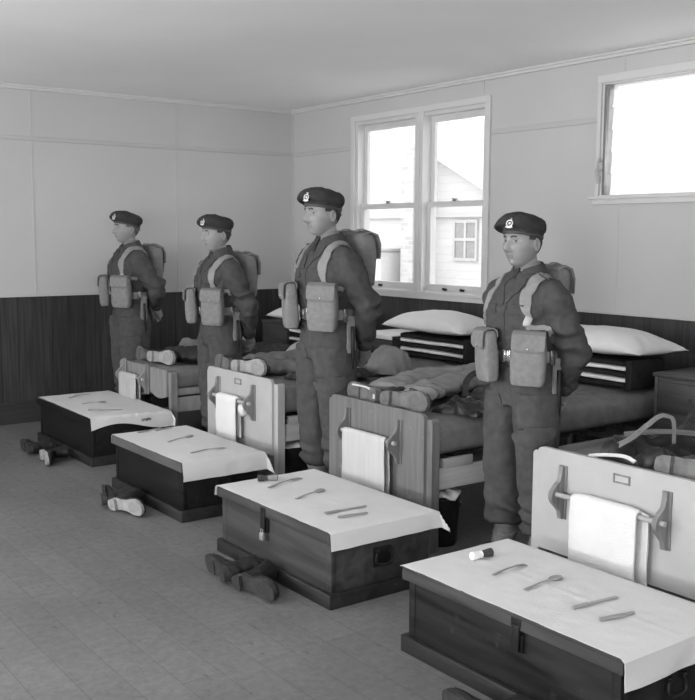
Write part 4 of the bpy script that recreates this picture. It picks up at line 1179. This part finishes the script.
def soldier(label, x, y, scale, turn, v):
    rnd = v.get('seed', 1)
    t = thing('person', label, 'person', (x, y, 0), -PI / 2 + turn, 'soldiers standing at ease beside their beds')
    t.scale = (scale, scale, scale)
    tilt = v.get('tilt', 0.0); yaw = v.get('yaw', 0.0)
    HT = Matrix.Translation(HC + Vector((0, v.get('hy', 0), 0))) @ Matrix.Rotation(yaw, 4, 'Z') @ Matrix.Rotation(tilt, 4, 'X') @ Matrix.Scale(1.05, 4)
    # joints
    SH = Vector((.166, .0, 1.385)); EL = Vector(v.get('EL', (.258, .085, 1.125))); WR = Vector(v.get('WR', (.095, .195, .905)))
    PZ = WR.z - .905
    mir = lambda p: Vector((-p.x, p.y, p.z))
    HIP = Vector((.09, 0, .90)); KN = Vector((.112, -.005, .49)); AN = Vector((.125, .025, .09))
    # ---- body, one continuous surface
    b = MB()
    head_mesh(b, v, HT)
    b.loft([ring(0, -.012, 1.61, .050, .055, 28, 2), ring(0, -.002, 1.55, .053, .057, 28, 2), ring(0, .016, 1.50, .056, .060, 28, 2), ring(0, .018, 1.46, .075, .066, 28, 2), ring(0, .015, 1.42, .12, .075, 28, 2)])
    b.loft([ring(0, .01, 1.44, .10, .06, 28), ring(0, .005, 1.40, .155, .085, 28), ring(0, 0, 1.28, .155, .10, 28), ring(0, 0, 1.10, .13, .09, 28), ring(0, 0, .95, .14, .09, 28), ring(0, 0, .86, .12, .08, 28)])
    for m in (lambda p: p, mir):
        b.tube([m(Vector((.12, 0, 1.40))), m(SH), m(SH.lerp(EL, .5)), m(EL), m(EL.lerp(WR, .5)), m(WR)], [.05, .052, .044, .038, .036, .027], 16)
        b.tube([m(Vector((.08, 0, .93))), m(HIP), m(HIP.lerp(KN, .5)), m(KN), m(KN.lerp(AN, .35)), m(AN), m(AN + Vector((0, 0, -.03)))], [.075, .085, .07, .05, .052, .034, .034], 18)
    # hands clasped low behind the back
    for s_ in (1, -1):
        W = Vector((s_ * WR.x, WR.y, WR.z)); palm = Vector((s_ * .046, .222 + (.012 if s_ > 0 else -.012), .838 + PZ))
        d = (palm - W).normalized()
        side = Vector((0, 1, 0)); across = d.cross(side).normalized()
        b.tube([W, W.lerp(palm, .45), palm + d * .005, palm + d * .035], [.026, .033, .040, .034], 14, flat=.5)
        kn = palm + d * .03
        for f in range(4):
            o = across * ((f - 1.5) * .0185)
            L = (.062, .072, .068, .055)[f] ; cur = Vector((-s_ * .75, -.10 if s_ > 0 else .10, -.35)).normalized()
            p0 = kn + o - d * .02; p1 = kn + o + d * .012; p2 = p1 + (d * .35 + cur * .75) * (L * .5); p3 = p2 + (cur * .95 + Vector((0, -s_ * .35, 0))) * (L * .5)
            b.tube([p0, p1, p2, p3], [.0092, .0090, .0082, .0070], 8)
        th0 = palm - d * .03 + across * (.02 * -1) ; thd = (d * .5 - across * .8).normalized()
        b.tube([th0, th0 + thd * .03, th0 + thd * .05 + d * .02], [.0125, .0105, .008], 8)
    for s_ in (1, -1):                           # feet inside the boots
        b.loft([[Vector((s_ * .125 + .03 * math.cos(a) + s_ * .02 * q, .03 - q * .19 , .06 + .025 * math.sin(a))) for a in [2 * PI * k / 14 for k in range(14)]] for q in (-.1, .2, .6, .9)])
    me = remesh(b, .0044, 2, .35)
    me.materials.append(M['skin']); me.materials.append(M['lips'])
    inv = HT.inverted()
    for p in me.polygons:
        c = inv @ p.center
        if -.0785 < c.z < -.0620 and abs(c.x) < .021 * (1 - (abs(c.z + .0695) / .014) ** 2 * .6) and c.y < -.06: p.material_index = 1
    body = link('body', me, t)
    # ---- eyes and brows
    for s_ in (1, -1):
        e = MB(); e.ellipsoid((s_ * .031, -.0715, .000), (.0115, .0120, .0060), 20, 14)
        em = e.mesh('eye', [M['eye'], M['iris']]); em.transform(HT)
        for p in em.polygons:
            c = inv @ p.center
            if (c.x - s_ * .031 + .001) ** 2 + (c.z - .001) ** 2 < .0062 ** 2 and c.y < -.0715: p.material_index = 1
        link('eye', em, body)
        bw = MB(); pts = [(s_ * .013, .017), (s_ * .030, .0235), (s_ * .048, .0185)]
        bv = bvh_of(me)
        strap(bw, [HT @ Vector((a, -.098, c)) for a, c in pts], (.0085 if v.get('brow', 1) > 1 else .007), .0022, bv)
        bw.build('eyebrow', M['hair'], body)
    # ---- hair: close-cropped shell below the cap
    P, nu, nv = head_verts(90, 70, .004, False, v)
    vs = [Vector(p) for p in P]; keep = []
    for i in range(nv):
        for j in range(nu):
            k = (j + 1) % nu; f = [i * nu + j, (i + 1) * nu + j, (i + 1) * nu + k, i * nu + k]
            c = sum((vs[q] for q in f), Vector()) / 4
            lim = -.02 if c.y > .035 else (.012 if c.y > -.035 else .05)
            if c.y > .035: lim = -.02 - .8 * min(.045, c.y - .035)
            elif c.y > .0: lim = .01 - .85 * c.y
            if c.z > lim and c.z < .075: keep.append(f)
    used = sorted({q for f in keep for q in f}); mp = {q: i for i, q in enumerate(used)}
    hb = MB(); n0 = len(used)
    hb.add([vs[q] for q in used] + [vs[q] * .95 for q in used], [[mp[q] for q in f] for f in keep] + [[mp[q] + n0 for q in f[::-1]] for f in keep], 0, HT)
    link('hair', hb.mesh('hair', M[v.get('hair', 'hair')], True, False), body)

    # ---- jacket
    j = MB(); n = 44
    prof = [(1.015, .165, .122, .0), (1.05, .167, .124, .0), (1.085, .164, .120, .0), (1.12, .178, .134, -.004), (1.18, .188, .143, -.008), (1.25, .196, .148, -.010), (1.32, .200, .146, -.008), (1.38, .186, .130, .0), (1.43, .152, .108, .008), (1.465, .112, .088, .012), (1.49, .085, .076, .014), (1.50, .066, .064, .014)]
    gx = v.get('girth', 1.0)
    j.loft([ring(0, oy, z, rx * gx, ry * gx, n, 2.35) for z, rx, ry, oy in prof])
    for m in (lambda p: p, mir):
        a = [m(Vector((.100, .008, 1.405))), m(Vector((.155, .002, 1.388))), m(Vector((.192, .012, 1.345))), m(SH.lerp(EL, .45) + Vector((.006, 0, 0))), m(SH.lerp(EL, .75)), m(EL + Vector((0, .008, .02))), m(EL + Vector((-.012, .016, -.03))), m(EL.lerp(WR, .4)), m(EL.lerp(WR, .75)), m(EL.lerp(WR, .92)), m(EL.lerp(WR, .99))]
        j.tube(a, [.060, .080, .084, .078, .074, .074, .072, .066, .058, .050, .044], 22)
    jm = remesh(j, .0075, 5)
    def folds(c, n_):
        f = .007 * nz(c, 15, rnd) + .005 * nz(c, 30, rnd + 2)
        armx = abs(c.x) > .19 or c.y > .13
        if armx: f += .017 * max(.15, min(1, (1.36 - c.z) / .14)) * math.sin(c.z * 62 + 5 * nz(c, 7, rnd) + 9 * c.x) * max(0, nz(c, 5, rnd + 1) + .45)
        elif c.z < 1.18 and c.z > 1.09: f += .005 * math.sin(c.x * 60 + 4 * nz(c, 8, rnd))
        elif c.y < 0: f += .012 * math.sin(c.x * 26 + c.z * 30 + 6 * nz(c, 5, rnd + 3)) * max(0, nz(c, 4, rnd + 7) + .4)
        return f
    displace(jm, folds)
    jm.materials.append(M['serge']); jacket = link('jacket', jm, t); jb = bvh_of(jm)
    # collar: stand and fall, open at the throat
    c = MB(); rows = []
    na = 40; prof_c = [(.058, 1.475, 0), (.066, 1.525, 0), (.070, 1.530, 0), (.080, 1.515, .3), (.100, 1.470, 1), (.096, 1.466, 1), (.072, 1.505, .2)]
    up_ = v.get('collar', 0.0)
    for i in range(na + 1):
        a = -PI / 2 + math.radians(24) + (2 * PI - math.radians(48)) * i / na
        e = abs(2 * i / na - 1) ** 5                 # towards the points in front
        rg = []
        for r, z, k in prof_c:
            rr = r * (1 + .10 * e * k) + .004 * nz((a, z, 0), 3, rnd)
            rg.append(Vector((rr * math.cos(a) * 1.05, .016 + rr * math.sin(a) * 1.0 - .006 * e, z - .030 * e * (.55 + k * 1.0) + .012 * math.sin(a) + up_ * (1 - k) * .018)))
        rows.append(rg)
    c.loft(rows); c.build('collar', M['serge'], jacket)
    # lapels: two flaps lying on the chest below the throat
    for s_ in (1, -1):
        l = MB(); strap(l, [Vector((s_ * .055, -.10, 1.475)), Vector((s_ * .060, -.14, 1.435)), Vector((s_ * .035, -.16, 1.39)), Vector((s_ * .008, -.17, 1.345))], lambda u: .052 * (1 - u) ** .7 + .004, .006, jb, sub=5)
        l.build('lapel', M['serge'], jacket)
        pk = MB(); strap(pk, [Vector((s_ * .045, -.17, 1.315)), Vector((s_ * .085, -.165, 1.312)), Vector((s_ * .125, -.14, 1.315))], .045, .005, jb, sub=4); pk.build('pocket_flap', M['serge'], jacket)
        ep = MB(); strap(ep, [Vector((s_ * .075, .01, 1.50)), Vector((s_ * .12, .0, 1.48)), Vector((s_ * .175, 0, 1.47))], .045, .004, jb, sub=4); ep.build('shoulder_strap', M['serge'], jacket)
        cf = MB(); W = EL.lerp(WR, .90); W2 = EL.lerp(WR, 1.06)
        cf.tube([Vector((s_ * W.x, W.y, W.z)), Vector((s_ * W2.x, W2.y, W2.z))], [.052, .045], 20); cf.build('cuff', M['serge'], jacket)
    fl = MB(); strap(fl, [Vector((.004, -.18, 1.345)), Vector((.002, -.18, 1.25)), Vector((.0, -.17, 1.13))], .034, .0035, jb, sub=4); fl.build('fly_front', M['serge'], jacket)
    # shirt and tie seen in the opening
    s2 = MB(); s2.loft([ring(0, .012, 1.545, .0575, .062, 28, 2), ring(0, .012, 1.53, .061, .066, 28, 2), ring(0, .012, 1.49, .063, .068, 28, 2), ring(0, .008, 1.455, .070, .085, 28, 2)])
    sh = s2.build('shirt', M['shirt'], t)
    ti = MB(); ti.loft([[Vector((w * a_, yy + (0 if b_ < 0 else .012), z)) for a_, b_ in ((-1, 1), (-1, -1), (1, -1), (1, 1))] for z, w, yy in ((1.512, .012, -.060), (1.500, .015, -.068), (1.482, .010, -.076), (1.455, .015, -.090), (1.43, .018, -.104))])
    ti.build('tie', M['coat'], sh)

    # ---- trousers
    q = MB(); lw = v.get('leg', 1.0)
    q.loft([ring(0, 0, 1.06, .158, .115, 36, 2.3), ring(0, 0, 1.0, .170, .126, 36, 2.3), ring(0, .004, .94, .180, .134, 36, 2.3), ring(0, .006, .88, .184, .134, 36, 2.5), ring(0, .004, .83, .172, .122, 36, 2.6)])
    for s_ in (1, -1):
        L = [(.90, .088, .0, .094, .124), (.82, .093, .0, .097, .126), (.72, .098, -.004, .093, .116), (.60, .104, -.006, .087, .106), (.49, .108, -.006, .084, .100), (.40, .112, .004, .083, .100), (.32, .116, .012, .084, .100), (.25, .120, .018, .083, .098), (.205, .122, .022, .080, .094), (.185, .124, .024, .060, .070)]
        q.loft([ring(s_ * cx_ * (1 + (lw - 1) * .5), cy_, z, rx * lw, ry * (1 + (lw - 1) * .6), 32, 2.1) for z, cx_, cy_, rx, ry in L])
    qm = remesh(q, .0075, 5)
    def tf(c, n_):
        f = .007 * nz(c, 9, rnd + 4) + .004 * nz(c, 28, rnd)
        if c.z < .45: f += .022 * max(0, (.45 - c.z) / .25) * math.sin(c.z * 70 + 4 * nz(c, 6, rnd) + 14 * c.x) * max(0, nz(c, 5, rnd + 2) + .5)
        elif c.z < .9: f += .013 * math.sin(c.x * 30 + 3 * nz((c.x, c.y, c.z * .3), 6, rnd)) * max(0, nz((c.x, c.y, c.z * .4), 5, rnd + 9) + .35)
        for s_ in (1, -1):                   # pressed crease down the front of each leg
            if c.y < 0 and c.z < .95: f += .006 * math.exp(-((c.x - s_ * (.09 + .03 * (.95 - c.z))) / .011) ** 2)
        return f
    displace(qm, tf)
    qm.materials.append(M['serge_trousers']); tr = link('trousers', qm, t); qb = bvh_of(qm)
    for k_, pts in (('thigh_pocket', [Vector((.085, -.15, .635)), Vector((.14, -.125, .64)), Vector((.19, -.07, .65)), Vector((.21, -.01, .655))]),):
        pm = MB(); strap(pm, pts, .17, .014, qb, sub=4, cross=5); o = pm.build(k_, M['serge_trousers'], tr)
        pf = MB(); strap(pf, [p + Vector((0, -.004, .075 - .03 * (1 - abs(i - 1.5) / 1.5))) for i, p in enumerate(pts)], lambda u: .045 + .06 * (1 - abs(2 * u - 1)), .026, qb, sub=5, cross=5); pf.build('pocket_flap', M['serge_trousers'], o)
    dp = MB(); strap(dp, [Vector((-.035, -.15, .86)), Vector((-.07, -.15, .85)), Vector((-.105, -.14, .86))], .05, .006, qb, sub=4); dp.build('dressing_pocket', M['serge_trousers'], tr)
    # ---- gaiters and boots
    for s_ in (1, -1):
        g = MB(); ax = s_ * .125
        g.loft([ring(ax, .03, .225, .050, .056, 26, 2), ring(ax, .03, .215, .058, .064, 26, 2), ring(ax, .028, .16, .056, .064, 26, 2), ring(ax, .018, .11, .054, .068, 26, 2), ring(ax, .012, .085, .053, .074, 26, 2), ring(ax, .012, .083, .045, .064, 26, 2)])
        o = g.build('gaiter', M['webbing'], t)
        for z in (.13, .185):
            sb = MB(); sb.loft([[Vector((ax + (r + dr) * math.cos(2 * PI * k / 24), .026 + (r + .008 + dr) * math.sin(2 * PI * k / 24), z + dz)) for k in range(24)] for r, dr, dz in ((.055, 0, -.009), (.056, .004, -.008), (.057, .004, .008), (.057, 0, .009))])
            sb.build('gaiter_strap', M['webbing_pale'], o)
        bt = bpy.data.objects.new('boot', SOLES['sole_dark'][0]); COL.objects.link(bt); bt.parent = t
        bt.location = (ax, .0, 0); bt.rotation_euler = (0, 0, PI + s_ * .22)
        link('heel', SOLES['sole_dark'][1], bt); link('boot_upper', UPM, bt)

    # ---- beret with badge
    bm_ = MB(); n = 44
    dr = Vector((-1, -.12, 0)).normalized()        # the side the crown is pulled down to
    lv = [(.026, 1.0, 0, .0), (.030, 1.05, 0, .0), (.046, 1.06, 0, .0), (.054, 1.17, .15, .002), (.068, 1.29, .7, .006), (.084, 1.33, 1, .010), (.100, 1.25, 1, .010), (.112, 1.07, .9, .009), (.120, .78, .7, .006), (.125, .44, .4, .003), (.126, .12, .1, 0)]
    lift = v.get('beret_lift', 0)
    rings = []
    for z, k, pull, up2 in lv:
        rg = []
        for i in range(n):
            a = 2 * PI * i / n; cx_, sy_ = math.cos(a), math.sin(a)
            p = Vector((.080 * k * cx_, .102 * k * sy_ , z))
            d = Vector((cx_, sy_, 0)).dot(dr)
            p += dr * (.020 * pull)
            p.z += -.046 * pull * max(0, d) ** 1.3 + .004 * pull * max(0, -d)
            p.z += .010 * (-sy_) * (1 - pull * .3) * 1.0 + .006      # rim slightly higher over the forehead
            p.z += .004 * nz(p, 22, rnd) * min(1, pull * 2); p.x += .006 * pull * nz(p, 14, rnd + 5)
            rg.append(p)
        rings.append(rg)
    bm_.loft(rings, 0, True, HT)
    bo = bm_.build('beret', M['beret'], t)
    bd = MB(); bd.loft([[HT @ Vector((.0815 * k * math.cos(2 * PI * i / n), .1035 * k * math.sin(2 * PI * i / n), z + .006 - .010 * math.sin(2 * PI * i / n))) for i in range(n)] for z, k in ((.019, 1.0), (.021, 1.035), (.030, 1.05), (.032, 1.03))])
    bd.build('leather_band', M['band'], bo)
    bw = MB(); bw.tube([HT @ Vector((.02 * s_, .108, .018 - .018 * abs(s_))) for s_ in (-1, -.5, 0, .5, 1)], .003, 6); bw.build('band_bow', M['band'], bo)
    # cap badge: wreath ring with star centre, crown and scroll
    ang = math.radians(-90 + 14); bp = Vector((.100 * math.cos(ang), .128 * math.sin(ang), .078)); bn = Vector((math.cos(ang), math.sin(ang), .22)).normalized()
    bx = Vector((0, 0, 1)).cross(bn).normalized() ; by = bn.cross(bx).normalized()
    BT = HT @ Matrix((( bx.x, by.x, bn.x, bp.x), (bx.y, by.y, bn.y, bp.y), (bx.z, by.z, bn.z, bp.z), (0, 0, 0, 1))) @ Matrix.Scale(.86, 4)
    bg_ = MB(); r = .0175
    bg_.loft([[Vector(((R_ + rr * math.cos(2 * PI * k / 8)) * math.cos(a), (R_ + rr * math.cos(2 * PI * k / 8)) * math.sin(a), .003 + rr * math.sin(2 * PI * k / 8))) for k in range(8)] for a in [2 * PI * i / 28 for i in range(29)] for R_, rr in ((r, .0036 * (1 + .25 * math.sin(a * 14))),)], 0, False, BT)
    star = [((.0105 if k % 2 == 0 else .0045) * math.sin(PI * k / 6), (.0105 if k % 2 == 0 else .0045) * math.cos(PI * k / 6)) for k in range(12)]
    bg_.prism(star, 0, .0045, 0, BT)
    bg_.prism([(-.009, .019), (-.011, .029), (-.006, .025), (0, .032), (.006, .025), (.011, .029), (.009, .019)], 0, .005, 0, BT)
    bg_.prism([(-.019, -.016), (-.021, -.022), (0, -.027), (.021, -.022), (.019, -.016), (0, -.021)], 0, .0045, 0, BT)
    bg_.build('cap_badge', M['badge'], bo, True)['label'] = 'bright metal cap badge'

    # ---- webbing: belt, pouches, braces, pack, frog
    wb = MB(); pts = [Vector((.20 * math.cos(a), .15 * math.sin(a), 1.083)) for a in [2 * PI * k / 24 for k in range(25)]]
    # belt laid round the waist only (not the sleeves)
    bl = MB(); rr = []
    for i in range(61):
        a = 2 * PI * i / 60; cc, ss = math.cos(a), math.sin(a); pw = 2 / 2.35
        ex = .166 * gx * math.copysign(abs(cc) ** pw, cc); ey = .122 * gx * math.copysign(abs(ss) ** pw, ss)
        nrm = Vector((cc, ss, 0)); P0 = Vector((ex, ey, 1.083)) + nrm * .006
        rr.append([P0 + Vector((0, 0, -.028)), P0 + nrm * .006 + Vector((0, 0, -.0275)), P0 + nrm * .008 + Vector((0, 0, .0)), P0 + nrm * .006 + Vector((0, 0, .0275)), P0 + Vector((0, 0, .028))])
    bl.loft(rr, 0, False); belt = bl.build('belt', M['webbing_pale'], t)
    bk = MB(); fy = -.122 * gx - .016
    bk.span(-.034, .034, fy - .005, fy + .004, 1.056, 1.110, .004); bk.span(-.012, .012, fy - .010, fy - .002, 1.050, 1.116, .003); bk.span(-.044, -.034, fy - .006, fy + .006, 1.054, 1.112, .002); bk.span(.034, .044, fy - .006, fy + .006, 1.054, 1.112, .002)
    bk.build('buckle', M['brass'], belt)['label'] = 'bright brass belt buckle'
    for s_ in (1, -1):
        ps = v.get('pouch', 0.0)
        A = .62 if s_ > 0 else -.42
        PT = Matrix.Translation(((.160 if s_ > 0 else -v.get('rp', .085)) * gx, (-.118 if s_ > 0 else -.152) * gx - .026, .988 + ps)) @ Matrix.Rotation(A, 4, 'Z') @ Matrix.Rotation(s_ * .03, 4, 'Y') @ Matrix.Rotation(.05, 4, 'X')
        pu = MB(); rings = []
        for z, wx, wy in ((.0, .066, .024), (.006, .075, .033), (.03, .082, .040), (.10, .085, .042), (.18, .083, .040), (.235, .076, .036), (.252, .068, .029), (.256, .05, .02)):
            rings.append([Vector((p.x + .0025 * nz(p, 22, rnd + s_), p.y + .003 * nz(p, 17, rnd + 3 * s_), p.z)) for p in ring(0, 0, z, wx, wy, 32, 4.2)])
        pu.loft(rings, 0, True, PT); po = pu.build('ammunition_pouch', M['webbing'], t)
        fp = MB(); rings = []
        def frow(y_, z_, w_, th):
            return [Vector((-w_, y_, z_)), Vector((w_, y_, z_)), Vector((w_, y_ - th, z_ + .001)), Vector((-w_, y_ - th, z_ + .001))]
        for y_, z_, w_, o_ in ((.036, .225, .076, 0), (.034, .252, .076, 0), (.018, .266, .076, 0), (-.02, .266, .077, 0), (-.042, .252, .079, 0), (-.049, .215, .080, 0), (-.050, .185, .079, 0), (-.049, .172, .060, 0)):
            rings.append([Vector((-w_, y_, z_)), Vector((0, y_, z_ + .001)), Vector((w_, y_, z_)), Vector((w_ * .98, y_ * .9, z_ - .006)), Vector((0, y_ * .9, z_ - .006)), Vector((-w_ * .98, y_ * .9, z_ - .006))])
        fp.loft(rings, 0, True, PT); fo = fp.build('pouch_flap', M['webbing'], po)
        sd = MB(); sd.ellipsoid((0, -.052, .185), (.006, .005, .006), 12, 8, 0, PT); sd.build('stud', M['brass'], po)
        # brace: over the shoulder to the pack
        br = MB()
        path = [Vector((s_ * .168, -.14, 1.22)), Vector((s_ * .160, -.145, 1.255)), Vector((s_ * .144, -.148, 1.31)), Vector((s_ * .128, -.135, 1.38)), Vector((s_ * .120, -.085, 1.44)), Vector((s_ * .120, -.02, 1.47)), Vector((s_ * .120, .05, 1.465)), Vector((s_ * .115, .12, 1.42))]
        strap(br, path, lambda u: .026 + .030 * min(1, max(0, (u - .22) / .15)), .005, jb, sub=5, offs=.003)
        bro = br.build('brace', M['webbing_pale'], t)
        kb = MB(); strap(kb, [Vector((s_ * .157, -.15, 1.268)), Vector((s_ * .160, -.15, 1.250))], .036, .008, jb, sub=2, offs=.004); kb.build('brace_buckle', M['steel'], bro)
        ls = MB(); strap(ls, [Vector((s_ * .155, -.155, 1.258)), Vector((s_ * .172, -.135, 1.245)), Vector((s_ * .185, -.10, 1.235)), Vector((s_ * .20, -.02, 1.225))], .024, .004, jb, sub=5, offs=.002); ls.build('side_strap', M['webbing_pale'], bro)
    pkx, pkw, pkd, pkh, pkz = v.get('pack', (.0, .145, .062, .30, 1.235))
    pk = MB(); rings = []
    for z, k in ((0, .86), (.012, .95), (.05, 1.0), (.6 * pkh, 1.0), (.88 * pkh, .97), (.97 * pkh, .90), (pkh, .74)):
        rings.append([Vector((p.x + .006 * nz(p, 9, rnd), p.y + .010 * nz(p, 8, rnd + 1) , p.z + .006 * nz(p, 8, rnd + 2))) for p in ring(pkx, .150 + pkd, pkz + z, pkw * k, pkd * k, 44, 4)])
    pk.loft(rings); pko = pk.build('pack', M[v.get('packm', 'webbing')], t)
    pf = MB(); rings = []
    yb = .150
    for y_, z_, kx in ((yb + .01, pkz + pkh * .98, .95), (yb + pkd, pkz + pkh + .012, .99), (yb + 2 * pkd - .01, pkz + pkh * .98, 1.0), (yb + 2 * pkd + .012, pkz + pkh * .80, 1.0), (yb + 2 * pkd + .012, pkz + pkh * .55, .98)):
        w_ = pkw * kx
        rings.append([Vector((-w_ + pkx, y_, z_)), Vector((pkx - w_ * .5, y_, z_ + .004)), Vector((pkx, y_, z_ + .005)), Vector((pkx + w_ * .5, y_, z_ + .004)), Vector((pkx + w_, y_, z_)), Vector((pkx + w_, y_ * .985, z_ - .010)), Vector((pkx, y_ * .985, z_ - .008)), Vector((pkx - w_, y_ * .985, z_ - .010))])
    pf.loft(rings); pf.build('pack_flap', M[v.get('packm', 'webbing')], pko)
    for s_ in (1, -1):
        ps_ = MB(); strap(ps_, [Vector((pkx + s_ * pkw * .5, yb + .02, pkz + pkh + .012)), Vector((pkx + s_ * pkw * .5, yb + pkd, pkz + pkh + .022)), Vector((pkx + s_ * pkw * .5, yb + 2 * pkd + .006, pkz + pkh * .96)), Vector((pkx + s_ * pkw * .5, yb + 2 * pkd + .022, pkz + pkh * .7)), Vector((pkx + s_ * pkw * .5, yb + 2 * pkd + .014, pkz + pkh * .25))], .025, .004, None, sub=4, normals=[(0, 0, 1), (0, .2, 1), (0, 1, .7), (0, 1, 0), (0, 1, 0)])
        ps_.build('pack_strap', M['webbing_pale'], pko)
    # bayonet frog on the left hip
    fx = .182 * gx
    fg = MB(); fg.loft([[Vector((fx + a_ * .006, .035 + b_ * w_, z)) for a_, b_ in ((-1, -1), (1, -1), (1, 1), (-1, 1))] for z, w_ in ((1.075, .024), (1.03, .024), (.96, .026), (.90, .030), (.87, .022))])
    fo = fg.build('bayonet_frog', M['webbing_pale'], t)
    sc_ = MB(); sc_.tube([(fx + .012, .036, 1.02), (fx + .014, .037, .95), (fx + .012, .04, .86), (fx + .008, .045, .78)], [.012, .014, .013, .007], 12, flat=.8); sc_.build('scabbard', M['dark_metal'], fo)
    bt_ = MB(); bt_.span(fx - .006, fx + .010, -.02, .012, 1.045, 1.118, .004); bt_.build('belt_slide', M['brass'], belt)
    return t

soldier('man in beret at far left, the soldier standing by the end wall', -1.945, -.45, 1.0, .0, dict(seed=3, hair='hair_grey', tilt=-.12, jaw=.24, nose=.9, girth=1.05, leg=1.14, hy=.012, EL=(.268, .115, 1.15), WR=(.075, .205, .985), pack=(-.03, .145, .062, .29, 1.20)))
soldier('man in beret with collar turned up, beside the first white bed', -1.955, -2.02, .972, .0, dict(seed=11, hy=.012, tilt=-.05, collar=.9, jaw=.22, nose=1.0, girth=1.04, pouch=.0, pack=(-.03, .150, .062, .31, 1.18), packm='webbing'))
soldier('tallest man in beret, before the sash window, behind the padlocked trunk', -2.055, -3.50, 1.045, .0, dict(seed=23, pouch=.01, rp=.10, tilt=-.05, jaw=.32, nose=1.25, brow=1.6, chin=1.2, girth=.99, leg=1.03, pack=(-.03, .15, .065, .30, 1.23)))
soldier('man in beret nearest the viewer, between the two nearest beds', -1.955, -4.985, .952, .0, dict(seed=31, tilt=-.07, yaw=.04, jaw=.20, cheek=1.6, nose=1.0, girth=1.03, leg=1.12, pouch=-.036, rp=.066, EL=(.25, .085, 1.11), pack=(-.075, .15, .06, .28, 1.23)))

# ------------------------------------------------------------------ lights
world = bpy.data.worlds.new('overcast_sky'); scene.world = world; world.use_nodes = True
bg = world.node_tree.nodes['Background']; bg.inputs[0].default_value = (1, 1, 1, 1); bg.inputs[1].default_value = 3.6
def area(name, loc, rot, sx, sy, watts):
    l = bpy.data.lights.new(name, 'AREA'); l.shape = 'RECTANGLE'; l.size = sx; l.size_y = sy; l.energy = watts
    o = bpy.data.objects.new(name, l); COL.objects.link(o); o.location = loc; o.rotation_euler = rot
    return l
for i, (a, b_, z0, z1) in enumerate(WW):
    area('ceiling_fill_far_window', (X0 + .02, (a + b_) / 2, z0 + .2), (0, -PI / 2 - .75, 0), .4, b_ - a - .1, (52, 66, 66)[i])  # added fill lamp, tilted upward at each unseen window to brighten the ceiling
    area('daylight_far_window', (X0 - .05, (a + b_) / 2, (z0 + z1) / 2), (0, -PI / 2, 0), z1 - z0 - .1, b_ - a - .1, (54, 68, 66)[i])
for i, (a, b_, z0, z1) in enumerate(SW):
    area('daylight_rear_window', ((a + b_) / 2, Y0 - .05, (z0 + z1) / 2), (PI / 2, 0, 0), b_ - a - .1, z1 - z0 - .1, 16)
for (y0_, y1_, z0, z1) in (W1, W2):
    l = area('sky_portal', (WT + .06, (y0_ + y1_) / 2, (z0 + z1) / 2), (0, PI / 2, 0), z1 - z0, y1_ - y0_, 1)
    l.cycles.is_portal = True

# ------------------------------------------------------------------ render look
vs_ = scene.view_settings
vs_.view_transform = 'Standard'; vs_.look = 'None'; vs_.gamma = 1; vs_.use_curve_mapping = False; vs_.exposure = 0
scene.cycles.use_denoising = True
scene.cycles.max_bounces = 8; scene.cycles.transparent_max_bounces = 12
